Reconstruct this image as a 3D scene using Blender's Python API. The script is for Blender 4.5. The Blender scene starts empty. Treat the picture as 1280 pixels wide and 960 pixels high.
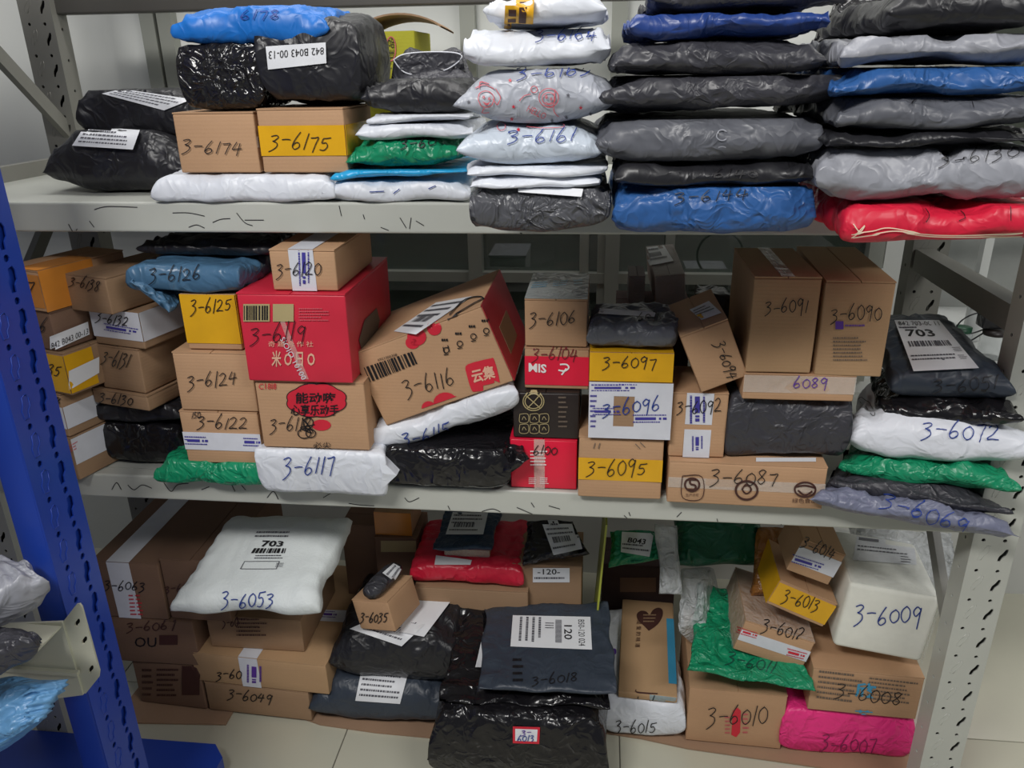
import bpy, bmesh, math, random
from mathutils import Vector, Matrix, noise
from mathutils.bvhtree import BVHTree

# ------------------------------------------------------------------ camera, world, light, exposure
SC = bpy.context.scene
COL = SC.collection
FOC, PITCH, YAW, ROLL = 991.7, math.radians(21.74), math.radians(6.5), math.radians(-0.98)
CAM = Vector((0.0, -1.2, 1.36))
FWD = Vector((-math.sin(YAW) * math.cos(PITCH), math.cos(YAW) * math.cos(PITCH), -math.sin(PITCH)))
_r = Vector((math.cos(YAW), math.sin(YAW), 0)); _u = _r.cross(FWD)
RGT = _r * math.cos(ROLL) + _u * math.sin(ROLL)
UPV = -_r * math.sin(ROLL) + _u * math.cos(ROLL)
cd = bpy.data.cameras.new('camera'); cam = bpy.data.objects.new('camera', cd); COL.objects.link(cam)
cd.sensor_width = 36; cd.lens = FOC / 1280 * 36; cd.clip_start = .02
M = Matrix((RGT, UPV, -FWD)).transposed().to_4x4(); M.translation = CAM
cam.matrix_world = M
SC.camera = cam
SC.view_settings.view_transform = 'Standard'
SC.view_settings.look = 'None'
SC.view_settings.gamma = 1
SC.view_settings.exposure = 0.0
w = bpy.data.worlds.new('world'); SC.world = w; w.use_nodes = True
w.node_tree.nodes['Background'].inputs[0].default_value = (.80, .87, 1, 1)
w.node_tree.nodes['Background'].inputs[1].default_value = .13
def area(name, loc, target, sx, sy, power, col=(1, .98, .95)):
    l = bpy.data.lights.new(name, 'AREA'); l.shape = 'RECTANGLE'; l.size = sx; l.size_y = sy
    l.energy = power; l.color = col
    o = bpy.data.objects.new(name, l); COL.objects.link(o); o.location = loc
    o.rotation_euler = (Vector(target) - Vector(loc)).to_track_quat('-Z', 'Y').to_euler()
    return o
area('ceiling_tube_or_fill', (-.85, -1.8, 2.75), (-.1, 0, .6), 1.0, .3, 46)
area('ceiling_tube_or_fill', (1.5, -1.6, 2.75), (.6, .1, .5), 1.2, .3, 22)
area('ceiling_tube_or_fill', (-.2, .25, 2.75), (-.2, .3, 0), 2.2, .25, 20)  # fill added above the rack to brighten the back wall and bag tops
area('ceiling_tube_or_fill', (.3, 2.0, 2.7), (.3, 2.0, 0), 1.6, .5, 9)
area('ceiling_tube_or_fill', (1.7, 1.5, 2.7), (1.5, 1.2, 0), .9, .3, 9)  # fill added at right rear to brighten the white cabinet

# ------------------------------------------------------------------ helpers
def ray(u, v): return FWD + RGT * ((u - 640) / FOC) - UPV * ((v - 480) / FOC)
def at(u, v, Y): d = ray(u, v); return CAM + d * ((Y - CAM.y) / d.y)
def atz(u, v, Z): d = ray(u, v); return CAM + d * ((Z - CAM.z) / d.z)
def atn(u, v, P, n): d = ray(u, v); return CAM + d * ((P - CAM).dot(n) / d.dot(n))
def lin(c): c /= 255; return c / 12.92 if c <= .04045 else ((c + .055) / 1.055) ** 2.4
def S(r, g, b): return (lin(r), lin(g), lin(b), 1)
rnd = random.Random(7)
REC = {}      # body name -> record (frame, bvh ...)

def nodes(m):
    m.use_nodes = True; nt = m.node_tree; return nt, nt.nodes['Principled BSDF']
def mat_plain(name, col, rough=.6, metal=0, noise_amt=.06, nscale=12, bump=.0, bscale=200, spec=.5):
    m = bpy.data.materials.new(name); nt, b = nodes(m); N = nt.nodes; L = nt.links
    tc = N.new('ShaderNodeTexCoord'); n = N.new('ShaderNodeTexNoise'); n.inputs['Scale'].default_value = nscale; n.inputs['Detail'].default_value = 6
    L.new(tc.outputs['Object'], n.inputs['Vector'])
    mx = N.new('ShaderNodeMix'); mx.data_type = 'RGBA'; mx.inputs[6].default_value = tuple(min(1, c * (1 - noise_amt)) for c in col[:3]) + (1,)
    mx.inputs[7].default_value = tuple(min(1, c * (1 + noise_amt)) for c in col[:3]) + (1,)
    cr = N.new('ShaderNodeMapRange'); cr.inputs[1].default_value = .35; cr.inputs[2].default_value = .65
    L.new(n.outputs['Fac'], cr.inputs[0]); L.new(cr.outputs[0], mx.inputs[0]); L.new(mx.outputs[2], b.inputs['Base Color'])
    b.inputs['Roughness'].default_value = rough; b.inputs['Metallic'].default_value = metal
    b.inputs['Specular IOR Level'].default_value = spec
    if bump:
        n2 = N.new('ShaderNodeTexNoise'); n2.inputs['Scale'].default_value = bscale; n2.inputs['Detail'].default_value = 3
        L.new(tc.outputs['Object'], n2.inputs['Vector'])
        bp = N.new('ShaderNodeBump'); bp.inputs['Strength'].default_value = bump; bp.inputs['Distance'].default_value = .002
        L.new(n2.outputs['Fac'], bp.inputs['Height']); L.new(bp.outputs[0], b.inputs['Normal'])
    return m
def mat_plastic(name, col, rough=.36, crinkle=.5, scale=26, noise_amt=.08, stretch=(1, 1, 1), spec=.5):
    m = bpy.data.materials.new(name); nt, b = nodes(m); N = nt.nodes; L = nt.links
    tc = N.new('ShaderNodeTexCoord'); mp = N.new('ShaderNodeMapping'); mp.inputs['Scale'].default_value = stretch
    L.new(tc.outputs['Object'], mp.inputs[0])
    n = N.new('ShaderNodeTexNoise'); n.inputs['Scale'].default_value = 9; n.inputs['Detail'].default_value = 5
    L.new(mp.outputs[0], n.inputs['Vector'])
    mx = N.new('ShaderNodeMix'); mx.data_type = 'RGBA'
    mx.inputs[6].default_value = tuple(min(1, c * (1 - noise_amt)) for c in col[:3]) + (1,)
    mx.inputs[7].default_value = tuple(min(1, c * (1 + noise_amt)) for c in col[:3]) + (1,)
    L.new(n.outputs['Fac'], mx.inputs[0]); L.new(mx.outputs[2], b.inputs['Base Color'])
    # creases: ridged noise, domain-warped
    wn = N.new('ShaderNodeTexNoise'); wn.inputs['Scale'].default_value = 14; L.new(mp.outputs[0], wn.inputs['Vector'])
    va = N.new('ShaderNodeVectorMath'); va.operation = 'MULTIPLY_ADD'; va.inputs[1].default_value = (.06, .06, .06)
    L.new(wn.outputs['Color'], va.inputs[0]); L.new(mp.outputs[0], va.inputs[2])
    last = None
    for sc_, wt in ((scale * .9, 1.0), (scale * 2.2, .45)):
        rg = N.new('ShaderNodeTexNoise'); rg.inputs['Scale'].default_value = sc_; rg.inputs['Detail'].default_value = 1.5; rg.inputs['Distortion'].default_value = .6
        L.new(va.outputs[0], rg.inputs['Vector'])
        s1 = N.new('ShaderNodeMath'); s1.operation = 'SUBTRACT'; s1.inputs[1].default_value = .5; L.new(rg.outputs['Fac'], s1.inputs[0])
        s2 = N.new('ShaderNodeMath'); s2.operation = 'ABSOLUTE'; L.new(s1.outputs[0], s2.inputs[0])
        s3 = N.new('ShaderNodeMath'); s3.operation = 'MULTIPLY_ADD'; s3.inputs[1].default_value = -wt * 2; L.new(s2.outputs[0], s3.inputs[0])
        if last is None: s3.inputs[2].default_value = 1
        else: L.new(last.outputs[0], s3.inputs[2])
        last = s3
    bp = N.new('ShaderNodeBump'); bp.inputs['Strength'].default_value = min(1, crinkle * 1.6); bp.inputs['Distance'].default_value = .012
    L.new(last.outputs[0], bp.inputs['Height']); L.new(bp.outputs[0], b.inputs['Normal'])
    b.inputs['Roughness'].default_value = rough; b.inputs['Specular IOR Level'].default_value = spec
    return m
def mat_clear(name, tint=(.9, .93, .95, 1), alpha=.25, rough=.15, crinkle=.5):
    m = mat_plastic(name, tint, rough, crinkle, 30)
    nt, b = nodes(m); b.inputs['Alpha'].default_value = alpha
    return m
def mat_kraft(name, col):
    m = bpy.data.materials.new(name); nt, b = nodes(m); N = nt.nodes; L = nt.links
    tc = N.new('ShaderNodeTexCoord')
    n = N.new('ShaderNodeTexNoise'); n.inputs['Scale'].default_value = 7; n.inputs['Detail'].default_value = 8; L.new(tc.outputs['Object'], n.inputs['Vector'])
    f = N.new('ShaderNodeTexNoise'); f.inputs['Scale'].default_value = 420; f.inputs['Detail'].default_value = 2; L.new(tc.outputs['Object'], f.inputs['Vector'])
    mx = N.new('ShaderNodeMix'); mx.data_type = 'RGBA'
    mx.inputs[6].default_value = tuple(c * .84 for c in col[:3]) + (1,); mx.inputs[7].default_value = tuple(min(1, c * 1.12) for c in col[:3]) + (1,)
    ad = N.new('ShaderNodeMath'); ad.operation = 'MULTIPLY_ADD'; ad.inputs[1].default_value = .35
    L.new(f.outputs['Fac'], ad.inputs[0]); L.new(n.outputs['Fac'], ad.inputs[2])
    sb = N.new('ShaderNodeMath'); sb.operation = 'SUBTRACT'; sb.inputs[1].default_value = .17; L.new(ad.outputs[0], sb.inputs[0])
    L.new(sb.outputs[0], mx.inputs[0]); L.new(mx.outputs[2], b.inputs['Base Color'])
    wv = N.new('ShaderNodeTexWave'); wv.bands_direction = 'Z'; wv.inputs['Scale'].default_value = 55; wv.inputs['Distortion'].default_value = .4
    L.new(tc.outputs['Object'], wv.inputs['Vector'])
    bp = N.new('ShaderNodeBump'); bp.inputs['Strength'].default_value = .06; bp.inputs['Distance'].default_value = .0015
    L.new(wv.outputs['Fac'], bp.inputs['Height'])
    b2 = N.new('ShaderNodeBump'); b2.inputs['Strength'].default_value = .25; b2.inputs['Distance'].default_value = .003
    L.new(n.outputs['Fac'], b2.inputs['Height']); L.new(bp.outputs[0], b2.inputs['Normal']); L.new(b2.outputs[0], b.inputs['Normal'])
    b.inputs['Roughness'].default_value = .72; b.inputs['Specular IOR Level'].default_value = .25
    return m
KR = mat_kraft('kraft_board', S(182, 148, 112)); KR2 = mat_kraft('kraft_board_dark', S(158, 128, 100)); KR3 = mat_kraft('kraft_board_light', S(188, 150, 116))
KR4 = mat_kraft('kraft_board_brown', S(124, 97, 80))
P_BLACK = mat_plastic('black_film', S(34, 34, 38), .38, .35, 17)
P_GLOSS = mat_plastic('glossy_black_film', S(24, 23, 26), .22, .5, 15)
P_DARK = mat_plastic('charcoal_film', S(58, 58, 64), .4, .4, 24)
P_GREY = mat_plastic('grey_film', S(92, 94, 101), .4, .4, 18)
P_LGREY = mat_plastic('light_grey_film', S(150, 152, 160), .38, .4, 16)
P_VIO = mat_plastic('blue_grey_film', S(116, 120, 142), .38, .45, 18)
P_MET = mat_plastic('graphite_film', S(84, 85, 90), .3, .8, 34)
P_WHITE = mat_plastic('white_film', S(222, 226, 234), .4, .22, 18, .03)
P_WB = mat_plastic('pale_blue_film', S(196, 206, 218), .36, .3, 22, .03)
P_FELT = mat_plastic('white_bubble_film', S(222, 228, 228), .55, .08, 90, .02)
P_BLUE = mat_plastic('blue_film', S(48, 92, 152), .36, .6, 18)
P_BRIGHT = mat_plastic('bright_blue_film', S(26, 108, 192), .4, .3, 14)
P_NAVY = mat_plastic('navy_film', S(40, 66, 132), .36, .5, 18)
P_CYAN = mat_plastic('sky_blue_film', S(44, 172, 230), .36, .35, 18)
P_LB = mat_plastic('light_blue_film', S(98, 150, 196), .36, .6, 18)
P_STEEL = mat_plastic('steel_blue_film', S(72, 108, 138), .34, .35, 16)
P_TEAL = mat_plastic('dark_slate_film', S(52, 60, 72), .45, .25, 16)
P_GREEN = mat_plastic('green_film', S(22, 140, 98), .34, .55, 24)
P_DGREEN = mat_plastic('dark_green_film', S(16, 92, 66), .36, .5, 18)
P_RED = mat_plastic('red_film', S(212, 34, 62), .38, .4, 14)
P_PINK = mat_plastic('pink_film', S(238, 52, 132), .4, .35, 20)
FOAM = mat_plain('white_foam', S(236, 236, 226), .7, 0, .02, 60, .15, 260)
YEL = mat_plain('yellow_tape', S(222, 168, 30), .22, 0, .05, 20, .1, 60)
ORG = mat_plain('orange_tape', S(206, 132, 52), .22, 0, .06, 20, .1, 60)
AMB = mat_plain('amber_paint', S(196, 162, 30), .4, 0, .1, 20)
WTAPE = mat_plain('white_tape', S(214, 216, 224), .35, 0, .03, 40, .1, 60)
CTAPE = mat_clear('clear_tape', (.8, .74, .66, 1), .3, .14, .15)
CFILM = mat_clear('clear_film', (.85, .88, .9, 1), .12, .1, .7)
CBAG = mat_clear('milky_film', (.75, .78, .8, 1), .55, .3, .6)
PAPER = mat_plain('label_paper', S(226, 228, 232), .5, 0, .02, 30)
INK = mat_plain('black_ink', S(22, 20, 24), .5); BLUEINK = mat_plain('blue_ink', S(30, 58, 140), .5)
PRINT = mat_plain('label_print', S(84, 84, 92), .6); PBLUE = mat_plain('violet_print', S(62, 56, 150), .6)
PPURP = mat_plain('purple_print', S(90, 50, 150), .6)
PRED = mat_plain('red_print', S(208, 38, 58), .45); PRED2 = mat_plain('faded_red_print', S(200, 90, 100), .6)
PBROWN = mat_plain('brown_print', S(70, 38, 32), .6); PGOLD = mat_plain('gold_print', S(176, 160, 116), .5)
PPALE = mat_plain('pale_print', S(226, 176, 150), .6); PWHITE = mat_plain('white_print', S(240, 236, 236), .5)
CBLUE = mat_plain('cyan_tape', S(62, 150, 190), .3); GREYPR = mat_plain('grey_print', S(110, 96, 84), .7)
REDB = mat_plain('red_board', S(208, 44, 66), .42, 0, .05, 14, .1, 120)
REDB2 = mat_plain('bright_red_board', S(226, 28, 62), .36, 0, .04, 14, .1, 120)
BLKB = mat_plain('black_board', S(42, 34, 32), .38, 0, .1, 14, .1, 120)
def mat_steel(name, col, rough=.38):
    return mat_plain(name, col, rough, 0, .05, 5, .08, 30)
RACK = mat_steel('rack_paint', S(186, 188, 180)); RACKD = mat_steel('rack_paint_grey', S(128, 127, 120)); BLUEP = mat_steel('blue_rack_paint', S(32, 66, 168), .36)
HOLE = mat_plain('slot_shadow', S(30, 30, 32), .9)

def mk(name, verts, faces, mat, parent=None, loc=None, smooth=True, mats=None, midx=None):
    if loc is None: loc = parent.location.copy() if parent is not None else Vector((0, 0, 0))
    me = bpy.data.meshes.new(name); me.from_pydata([tuple(Vector(v) - loc) for v in verts], [], faces)
    for m_ in (mats or [mat]): me.materials.append(m_)
    if midx: me.polygons.foreach_set('material_index', midx)
    if smooth: me.polygons.foreach_set('use_smooth', [True] * len(me.polygons))
    me.update()
    o = bpy.data.objects.new(name, me); COL.objects.link(o)
    if parent is not None:
        o.parent = parent; o.location = (0, 0, 0)
        p = parent
        while p.parent is not None: p = p.parent
    else: o.location = loc
    return o
def wloc(o):
    while o.parent is not None: o = o.parent
    return o.location
def mkc(name, verts, faces, mat, parent, smooth=False):   # child mesh from world-space verts
    return mk(name, verts, faces, mat, parent, wloc(parent).copy(), smooth)
def tag(o, label=None, cat=None, group=None, kind=None):
    if label: o['label'] = label
    if cat: o['category'] = cat
    if group: o['group'] = group
    if kind: o['kind'] = kind
    return o
def empty(name, loc, label, cat, group=None):
    o = bpy.data.objects.new(name, None); COL.objects.link(o); o.location = loc; return tag(o, label, cat, group)

# ---- boxes
def rbox(c, ax, hs, r=.002, n=3, bulge=0, rough=0, seed=0):
    """rounded, slightly uneven box; c centre, ax three unit axes, hs half sizes"""
    V = {}; vs = []; F = []
    gr = []
    for h in hs:
        rr = min(r, h * .4)
        g = [-h, -h + rr * .5, -h + rr] + [(-h + rr) + (2 * (h - rr)) * (i + 1) / (n + 1) for i in range(n)] + [h - rr, h - rr * .5, h]
        gr.append(g)
    def vid(p):
        k = tuple(round(x, 6) for x in p)
        if k in V: return V[k]
        q = [0, 0, 0]
        for i in range(3):
            rr = min(r, hs[i] * .4); q[i] = max(-hs[i] + rr, min(hs[i] - rr, p[i]))
        d = Vector((p[0] - q[0], p[1] - q[1], p[2] - q[2]))
        P = Vector(q)
        if d.length > 1e-9: P = P + d.normalized() * min(r, min(hs) * .4)
        if bulge:
            for i in range(3):
                j, k2 = (i + 1) % 3, (i + 2) % 3
                if abs(abs(p[i]) - hs[i]) < 1e-9:
                    P[i] += math.copysign(bulge, p[i]) * (1 - (p[j] / hs[j]) ** 2) * (1 - (p[k2] / hs[k2]) ** 2)
        if rough:
            nv = noise.noise_vector(Vector(p) * 14 + Vector((seed * 3.1, seed, 0))); P += nv * rough
        W = c + ax[0] * P[0] + ax[1] * P[1] + ax[2] * P[2]
        V[k] = len(vs); vs.append(W); return V[k]
    for i in range(3):
        j, k2 = (i + 1) % 3, (i + 2) % 3
        for sg in (-1, 1):
            for a in range(len(gr[j]) - 1):
                for b in range(len(gr[k2]) - 1):
                    q = []
                    for (da, db) in ((0, 0), (1, 0), (1, 1), (0, 1)):
                        p = [0, 0, 0]; p[i] = sg * hs[i]; p[j] = gr[j][a + da]; p[k2] = gr[k2][b + db]; q.append(vid(p))
                    F.append(q if sg > 0 else q[::-1])
    return vs, F
def slab(P, a, b, n, t):      # thin slab at P spanning a,b, thickness t along n
    v = [P, P + a, P + a + b, P + b]; v += [x + n * t for x in v]
    return v, [(3, 2, 1, 0), (4, 5, 6, 7), (0, 1, 5, 4), (1, 2, 6, 5), (2, 3, 7, 6), (3, 0, 4, 7)]
def join(parts):
    V = []; F = []
    for v, f in parts:
        k = len(V); V += list(v); F += [tuple(i + k for i in q) for q in f]
    return V, F
def remember(o, V, F, **kw):
    REC[o.name] = dict(bvh=BVHTree.FromPolygons([tuple(v) for v in V], F), **kw)
def frame_box(name, label, P0, wx, hz, dy, W, H, D, mat, cat='box', flaps='top', r=.0025, rough=.0008, bulge=.001, flapmat=None, group=None, seam=None):
    c = P0 + wx * W / 2 + hz * H / 2 + dy * D / 2
    loc = P0 + wx * W / 2 + dy * D / 2
    ft = .0022
    cc, hh = c.copy(), [W / 2, D / 2, H / 2]
    if flaps == 'top': cc = c - hz * ft / 2; hh[2] -= ft / 2
    if flaps == 'front': cc = c + dy * ft / 2; hh[1] -= ft / 2
    sd = rnd.random() * 50
    V, F = rbox(cc, (wx, dy, hz), hh, r, 3, bulge, rough, sd)
    o = mk(name, V, F, mat, None, loc); tag(o, label, cat, group)
    allp = [(V, F)]
    if flaps == 'top':
        top = P0 + hz * (H - ft * .9)
        sm = seam or ('x' if W >= D * .8 else 'y')
        for k in (0, 1):
            if sm == 'x': q, a, b = top + dy * (k * (D / 2 + .0008)), wx * W, dy * (D / 2 - .0008)
            else: q, a, b = top + wx * (k * (W / 2 + .0008)), wx * (W / 2 - .0008), dy * D
            s = slab(q, a, b, hz, ft); allp.append(s); mkc('flap', s[0], s[1], flapmat or mat, o)
    elif flaps == 'front':
        q0 = P0 + dy * (ft * .9)
        for k in (0, 1):
            if seam == 'y': q, a, b = q0 + wx * (k * (W / 2 + .0008)), wx * (W / 2 - .0008), hz * H
            else: q, a, b = q0 + hz * (k * (H / 2 + .0008)), wx * W, hz * (H / 2 - .0008)
            s = slab(q, b, a, -dy, ft); allp.append(s); mkc('flap', s[0], s[1], flapmat or mat, o)
    V2, F2 = join(allp)
    remember(o, V2, F2, P0=P0, wx=wx, hz=hz, dy=dy, W=W, H=H, D=D, top=(P0 + hz * H).z, Y=P0.y)
    return o
def T(o): return REC[o.name]['top']
def YY(o): return REC[o.name]['Y']
def carton(name, label, u0, u1, v1, v0, D, mat=None, z0=None, Y=None, on=None, dY=0, yaw=0, **kw):
    mat = mat or KR; um = (u0 + u1) / 2; vm = (v0 + v1) / 2
    if on is not None:
        z0 = T(on) if z0 is None else z0
        Y = YY(on) + dY if Y is None else Y
    if Y is None: Y = atz(um, v0, z0).y
    if z0 is None: z0 = at(um, v0, Y).z
    H = at(um, v1, Y).z - z0
    wx = Vector((math.cos(yaw), math.sin(yaw), 0)); dy = Vector((-math.sin(yaw), math.cos(yaw), 0))
    A = at(u0, vm, Y); B = atn(u1, vm, A, dy); W = (B - A).dot(wx)
    P0 = Vector((A.x, A.y, z0 + .002)); H -= .0035
    return frame_box(name, label, P0, wx, Vector((0, 0, 1)), dy, W, max(H, .01), D, mat, **kw) if True else None
def cartonQ(name, label, bl, br, tl, Y, D, mat=None, yaw=0, lean=0, **kw):
    """box whose front face passes through three measured corners of a plane at Y turned by yaw and leaning back by lean"""
    n = Vector((-math.sin(yaw), math.cos(yaw), 0)); up = Vector((0, 0, 1))
    n = (n * math.cos(lean) + up * -math.sin(lean)).normalized()
    A = at(bl[0], bl[1], Y); B = atn(br[0], br[1], A, n); C = atn(tl[0], tl[1], A, n)
    wx = (B - A); W = wx.length; wx.normalize()
    hz = (C - A); hz = hz - wx * hz.dot(wx); H = hz.length; hz.normalize(); dy = hz.cross(wx).normalized()
    if dy.dot(n) < 0: dy = -dy
    return frame_box(name, label, A, wx, hz, dy, W, H, D, mat or KR, **kw)
def face_tape(o, name, pieces, mat, t=.0006, parent=None, off=.0009):
    R = REC[o.name]; out = []
    for f, a0, a1, b0, b1 in pieces:
        if f == 'front': P, a, b, n = R['P0'] - R['dy'] * off, R['wx'] * R['W'], R['hz'] * R['H'], -R['dy']
        elif f == 'top': P, a, b, n = R['P0'] + R['hz'] * (R['H'] + off), R['wx'] * R['W'], R['dy'] * R['D'], R['hz']
        elif f == 'right': P, a, b, n = R['P0'] + R['wx'] * (R['W'] + off), R['dy'] * R['D'], R['hz'] * R['H'], R['wx']
        else: P, a, b, n = R['P0'] - R['wx'] * off, R['dy'] * R['D'], R['hz'] * R['H'], -R['wx']
        q = P + a * a0 + b * b0; aa, bb = a * (a1 - a0), b * (b1 - b0)
        if f == 'left': q, aa, bb = P + a * a1 + b * b0, -a * (a1 - a0), bb
        out.append(slab(q, aa, bb, n, t))
    V, F = join(out); c = mkc(name, V, F, mat, parent or o)
    R['bvh2'] = None
    V0 = R.get('extra', ([], [])); R['extra'] = join([V0, (V, F)])
    return c

# ---- bags
def bagmesh(C4, up, dn, a=3., b=.5, at_=None, wr=.004, seed=0, nx=52, ny=34, pin=.03, fold=6, zmin=None, zmax=None, deck=None, nrm=None):
    wr *= 1.35; FL, FR, BR, BL = [Vector(p) for p in C4]; at_ = at_ or max(a, 11)
    nrm = Vector(nrm) if nrm else ((FR - FL).cross(BL - FL)).normalized()
    ex = (FR - FL).normalized(); ey = (BL - FL).normalized()
    L = (FR - FL).length; Dp = (BL - FL).length; sc = 1
    so = Vector((seed * 7.3, seed * 3.7, seed * 1.9))
    top = {}; V = []; F = []
    def prm(i, n):
        x = -1 + 2 * i / n; return math.copysign(1 - (1 - abs(x)) ** 1.35, x)
    for layer in (1, -1):
        for j in range(ny + 1):
            for i in range(nx + 1):
                if layer == -1 and (i in (0, nx) or j in (0, ny)): continue
                s0, t0 = prm(i, nx), prm(j, ny)
                s = s0 * (1 - pin * (1 - t0 * t0)); t = t0 * (1 - pin * (1 - s0 * s0) * L / max(Dp, .05) * .6)
                x, y = (s + 1) / 2, (t + 1) / 2
                P = (FL * (1 - x) + FR * x) * (1 - y) + (BL * (1 - x) + BR * x) * y
                f = (max(0, 1 - abs(s0) ** a) ** b) * (max(0, 1 - abs(t0) ** at_) ** b)
                q = Vector((x * L, y * Dp, 0)) * 1.0
                big = noise.noise(q * 9 + so)
                edge = max(abs(s0), abs(t0)) ** 4
                P += ex * noise.noise(q * 16 + so * 2) * .010 * edge + ey * noise.noise(q * 18 - so) * .008 * edge + nrm * noise.noise(q * 13 + so * 1.7) * .010 * edge
                th = up if layer == 1 else dn
                qq = Vector((q.x * fold * 2.2 + noise.noise(q * 11 + so) * 1.2, q.y * fold * 1.2, f * 1.5)) + so
                r1 = 1 - abs(noise.noise(qq)) * 2.6
                qw = Vector((q.x * 26 + q.y * 12, q.y * 10 - q.x * 9, f * 2.2 * layer)) + so * 1.3; r2 = 1 - abs(noise.noise(qw + noise.noise_vector(qw * .5) * .6)) * 2.6
                P += nrm * layer * min(.005, wr * .8) * math.sin(t0 * 21 + 3 * noise.noise(q * 12 + so) + seed) * abs(s0) ** 5 * min(1, f * 2.5)
                P += nrm * layer * (th * f * (1 + .16 * big) + (wr * r1 * .9 + wr * .6 * r2) * min(1, f * 2.2) * (1 if layer == 1 else .3) - wr * .8 * min(1, f * 2))
                if zmin is not None and P.z < zmin: P.z = zmin + (P.z - zmin) * .02 * 0 + .0006
                if zmax is not None and P.z > zmax: P.z = zmax - .0006
                if deck is not None and P.y > -.004 and P.z < deck + .0008: P.z = deck + .0008
                top[(layer, i, j)] = len(V); V.append(P)
    g = lambda l, i, j: top.get((l, i, j), top.get((1, i, j)))
    for j in range(ny):
        for i in range(nx):
            F.append((g(1, i, j), g(1, i + 1, j), g(1, i + 1, j + 1), g(1, i, j + 1)))
            F.append((g(-1, i, j + 1), g(-1, i + 1, j + 1), g(-1, i + 1, j), g(-1, i, j)))
    return V, F
def bag(name, label, C4, up, dn, mat, cat='parcel bag', group=None, **kw):
    V, F = bagmesh(C4, up, dn, seed=rnd.random() * 40, **kw)
    c = sum((Vector(p) for p in C4), Vector()) / 4; loc = Vector((c.x, c.y, min(v.z for v in V)))
    o = mk(name, V, F, mat, None, loc); tag(o, label, cat, group)
    remember(o, V, F, top=max(Vector(p).z for p in C4) + up, Y=min(C4[0][1], C4[1][1]))
    return o
def mailer(name, label, u0, u1, v1, v0, D, mat, z0=None, Y=None, on=None, dY=0, yaw=0, tip=.42, skew=0, zs=0, lift=0, **kw):
    """flat parcel bag seen from its long front edge"""
    um = (u0 + u1) / 2; vm = (v0 + v1) / 2
    if on is not None:
        z0 = T(on) if z0 is None else z0; Y = YY(on) + dY if Y is None else Y
    if Y is None: Y = atz(um, v0, z0).y
    if z0 is None: z0 = at(um, v0, Y).z
    H = max(.012, at(um, v1, Y).z - z0)
    A = at(u0, vm, Y); B = at(u1, vm, Y); zc = z0 + H * tip + lift
    dx = Vector((math.cos(yaw), math.sin(yaw), 0)); dy = Vector((-math.sin(yaw), math.cos(yaw), 0))
    FL = Vector((A.x, Y, zc)); FR = Vector((A.x, Y, zc)) + dx * (B.x - A.x); FR.z += skew
    off = dy * D + Vector((0, 0, zs))
    o = bag(name, label, (FL, FR, FR + off, FL + off), H * (1 - tip) * 1.14, H * tip * 1.12, mat, zmin=z0, zmax=z0 + H, **kw)
    REC[o.name]['top'] = z0 + H; REC[o.name]['Y'] = Y
    return o

# ---- things laid on surfaces: writing, labels, print
def hit(o, u, v, off):
    R = REC[o.name]; d = ray(u, v).normalized()
    h = R['bvh'].ray_cast(CAM, d)
    if h[0] is None: return None
    n = h[1]; n = n if n.dot(d) < 0 else -n
    return h[0] + n * off
def sm(pts, k=5):
    out = []
    for i in range(len(pts) - 1):
        p0 = pts[max(i - 1, 0)]; p1 = pts[i]; p2 = pts[i + 1]; p3 = pts[min(i + 2, len(pts) - 1)]
        for j in range(k):
            t = j / k
            out.append(tuple(.5 * (2 * p1[c] + (p2[c] - p0[c]) * t + (2 * p0[c] - 5 * p1[c] + 4 * p2[c] - p3[c]) * t * t + (3 * p1[c] - p0[c] - 3 * p2[c] + p3[c]) * t ** 3) for c in (0, 1)))
    out.append(pts[-1]); return out
GL = {
 '0': (.62, [[(.35, .95), (.1, .7), (.08, .3), (.3, .02), (.55, .25), (.55, .7), (.32, .95)]]),
 '1': (.35, [[(.28, 1.05), (.2, .5), (.12, -.08)]]),
 '2': (.7, [[(.05, .8), (.3, 1), (.5, .8), (.35, .4), (.05, .05), (.3, .08), (.65, .05)]]),
 '3': (.7, [[(.05, .88), (.35, .98), (.5, .85), (.3, .6), (.2, .55), (.45, .45), (.5, .2), (.3, -.05), (.05, -.22)]]),
 '4': (.72, [[(.3, .95), (.1, .45), (.1, .35), (.4, .4), (.65, .42)], [(.5, .85), (.45, .4), (.38, -.15)]]),
 '5': (.68, [[(.2, .9), (.15, .55), (.4, .58), (.52, .3), (.35, .02), (.08, .05)], [(.2, .9), (.4, .92), (.65, .98)]]),
 '6': (.66, [[(.45, 1.15), (.2, .65), (.08, .2), (.25, -.02), (.5, .15), (.45, .4), (.25, .42), (.1, .2)]]),
 '7': (.6, [[(.05, .9), (.3, .92), (.52, .96), (.42, .5), (.3, -.15)]]),
 '8': (.64, [[(.5, .9), (.3, 1), (.12, .8), (.3, .52), (.5, .25), (.3, 0), (.1, .22), (.3, .5), (.52, .9)]]),
 '9': (.64, [[(.5, .85), (.3, 1), (.1, .75), (.25, .5), (.5, .75), (.52, .95), (.48, .5), (.4, -.2)]]),
 '-': (.6, [[(.02, .48), (.3, .52), (.55, .5)]]),
 ' ': (.4, []),
}
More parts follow.
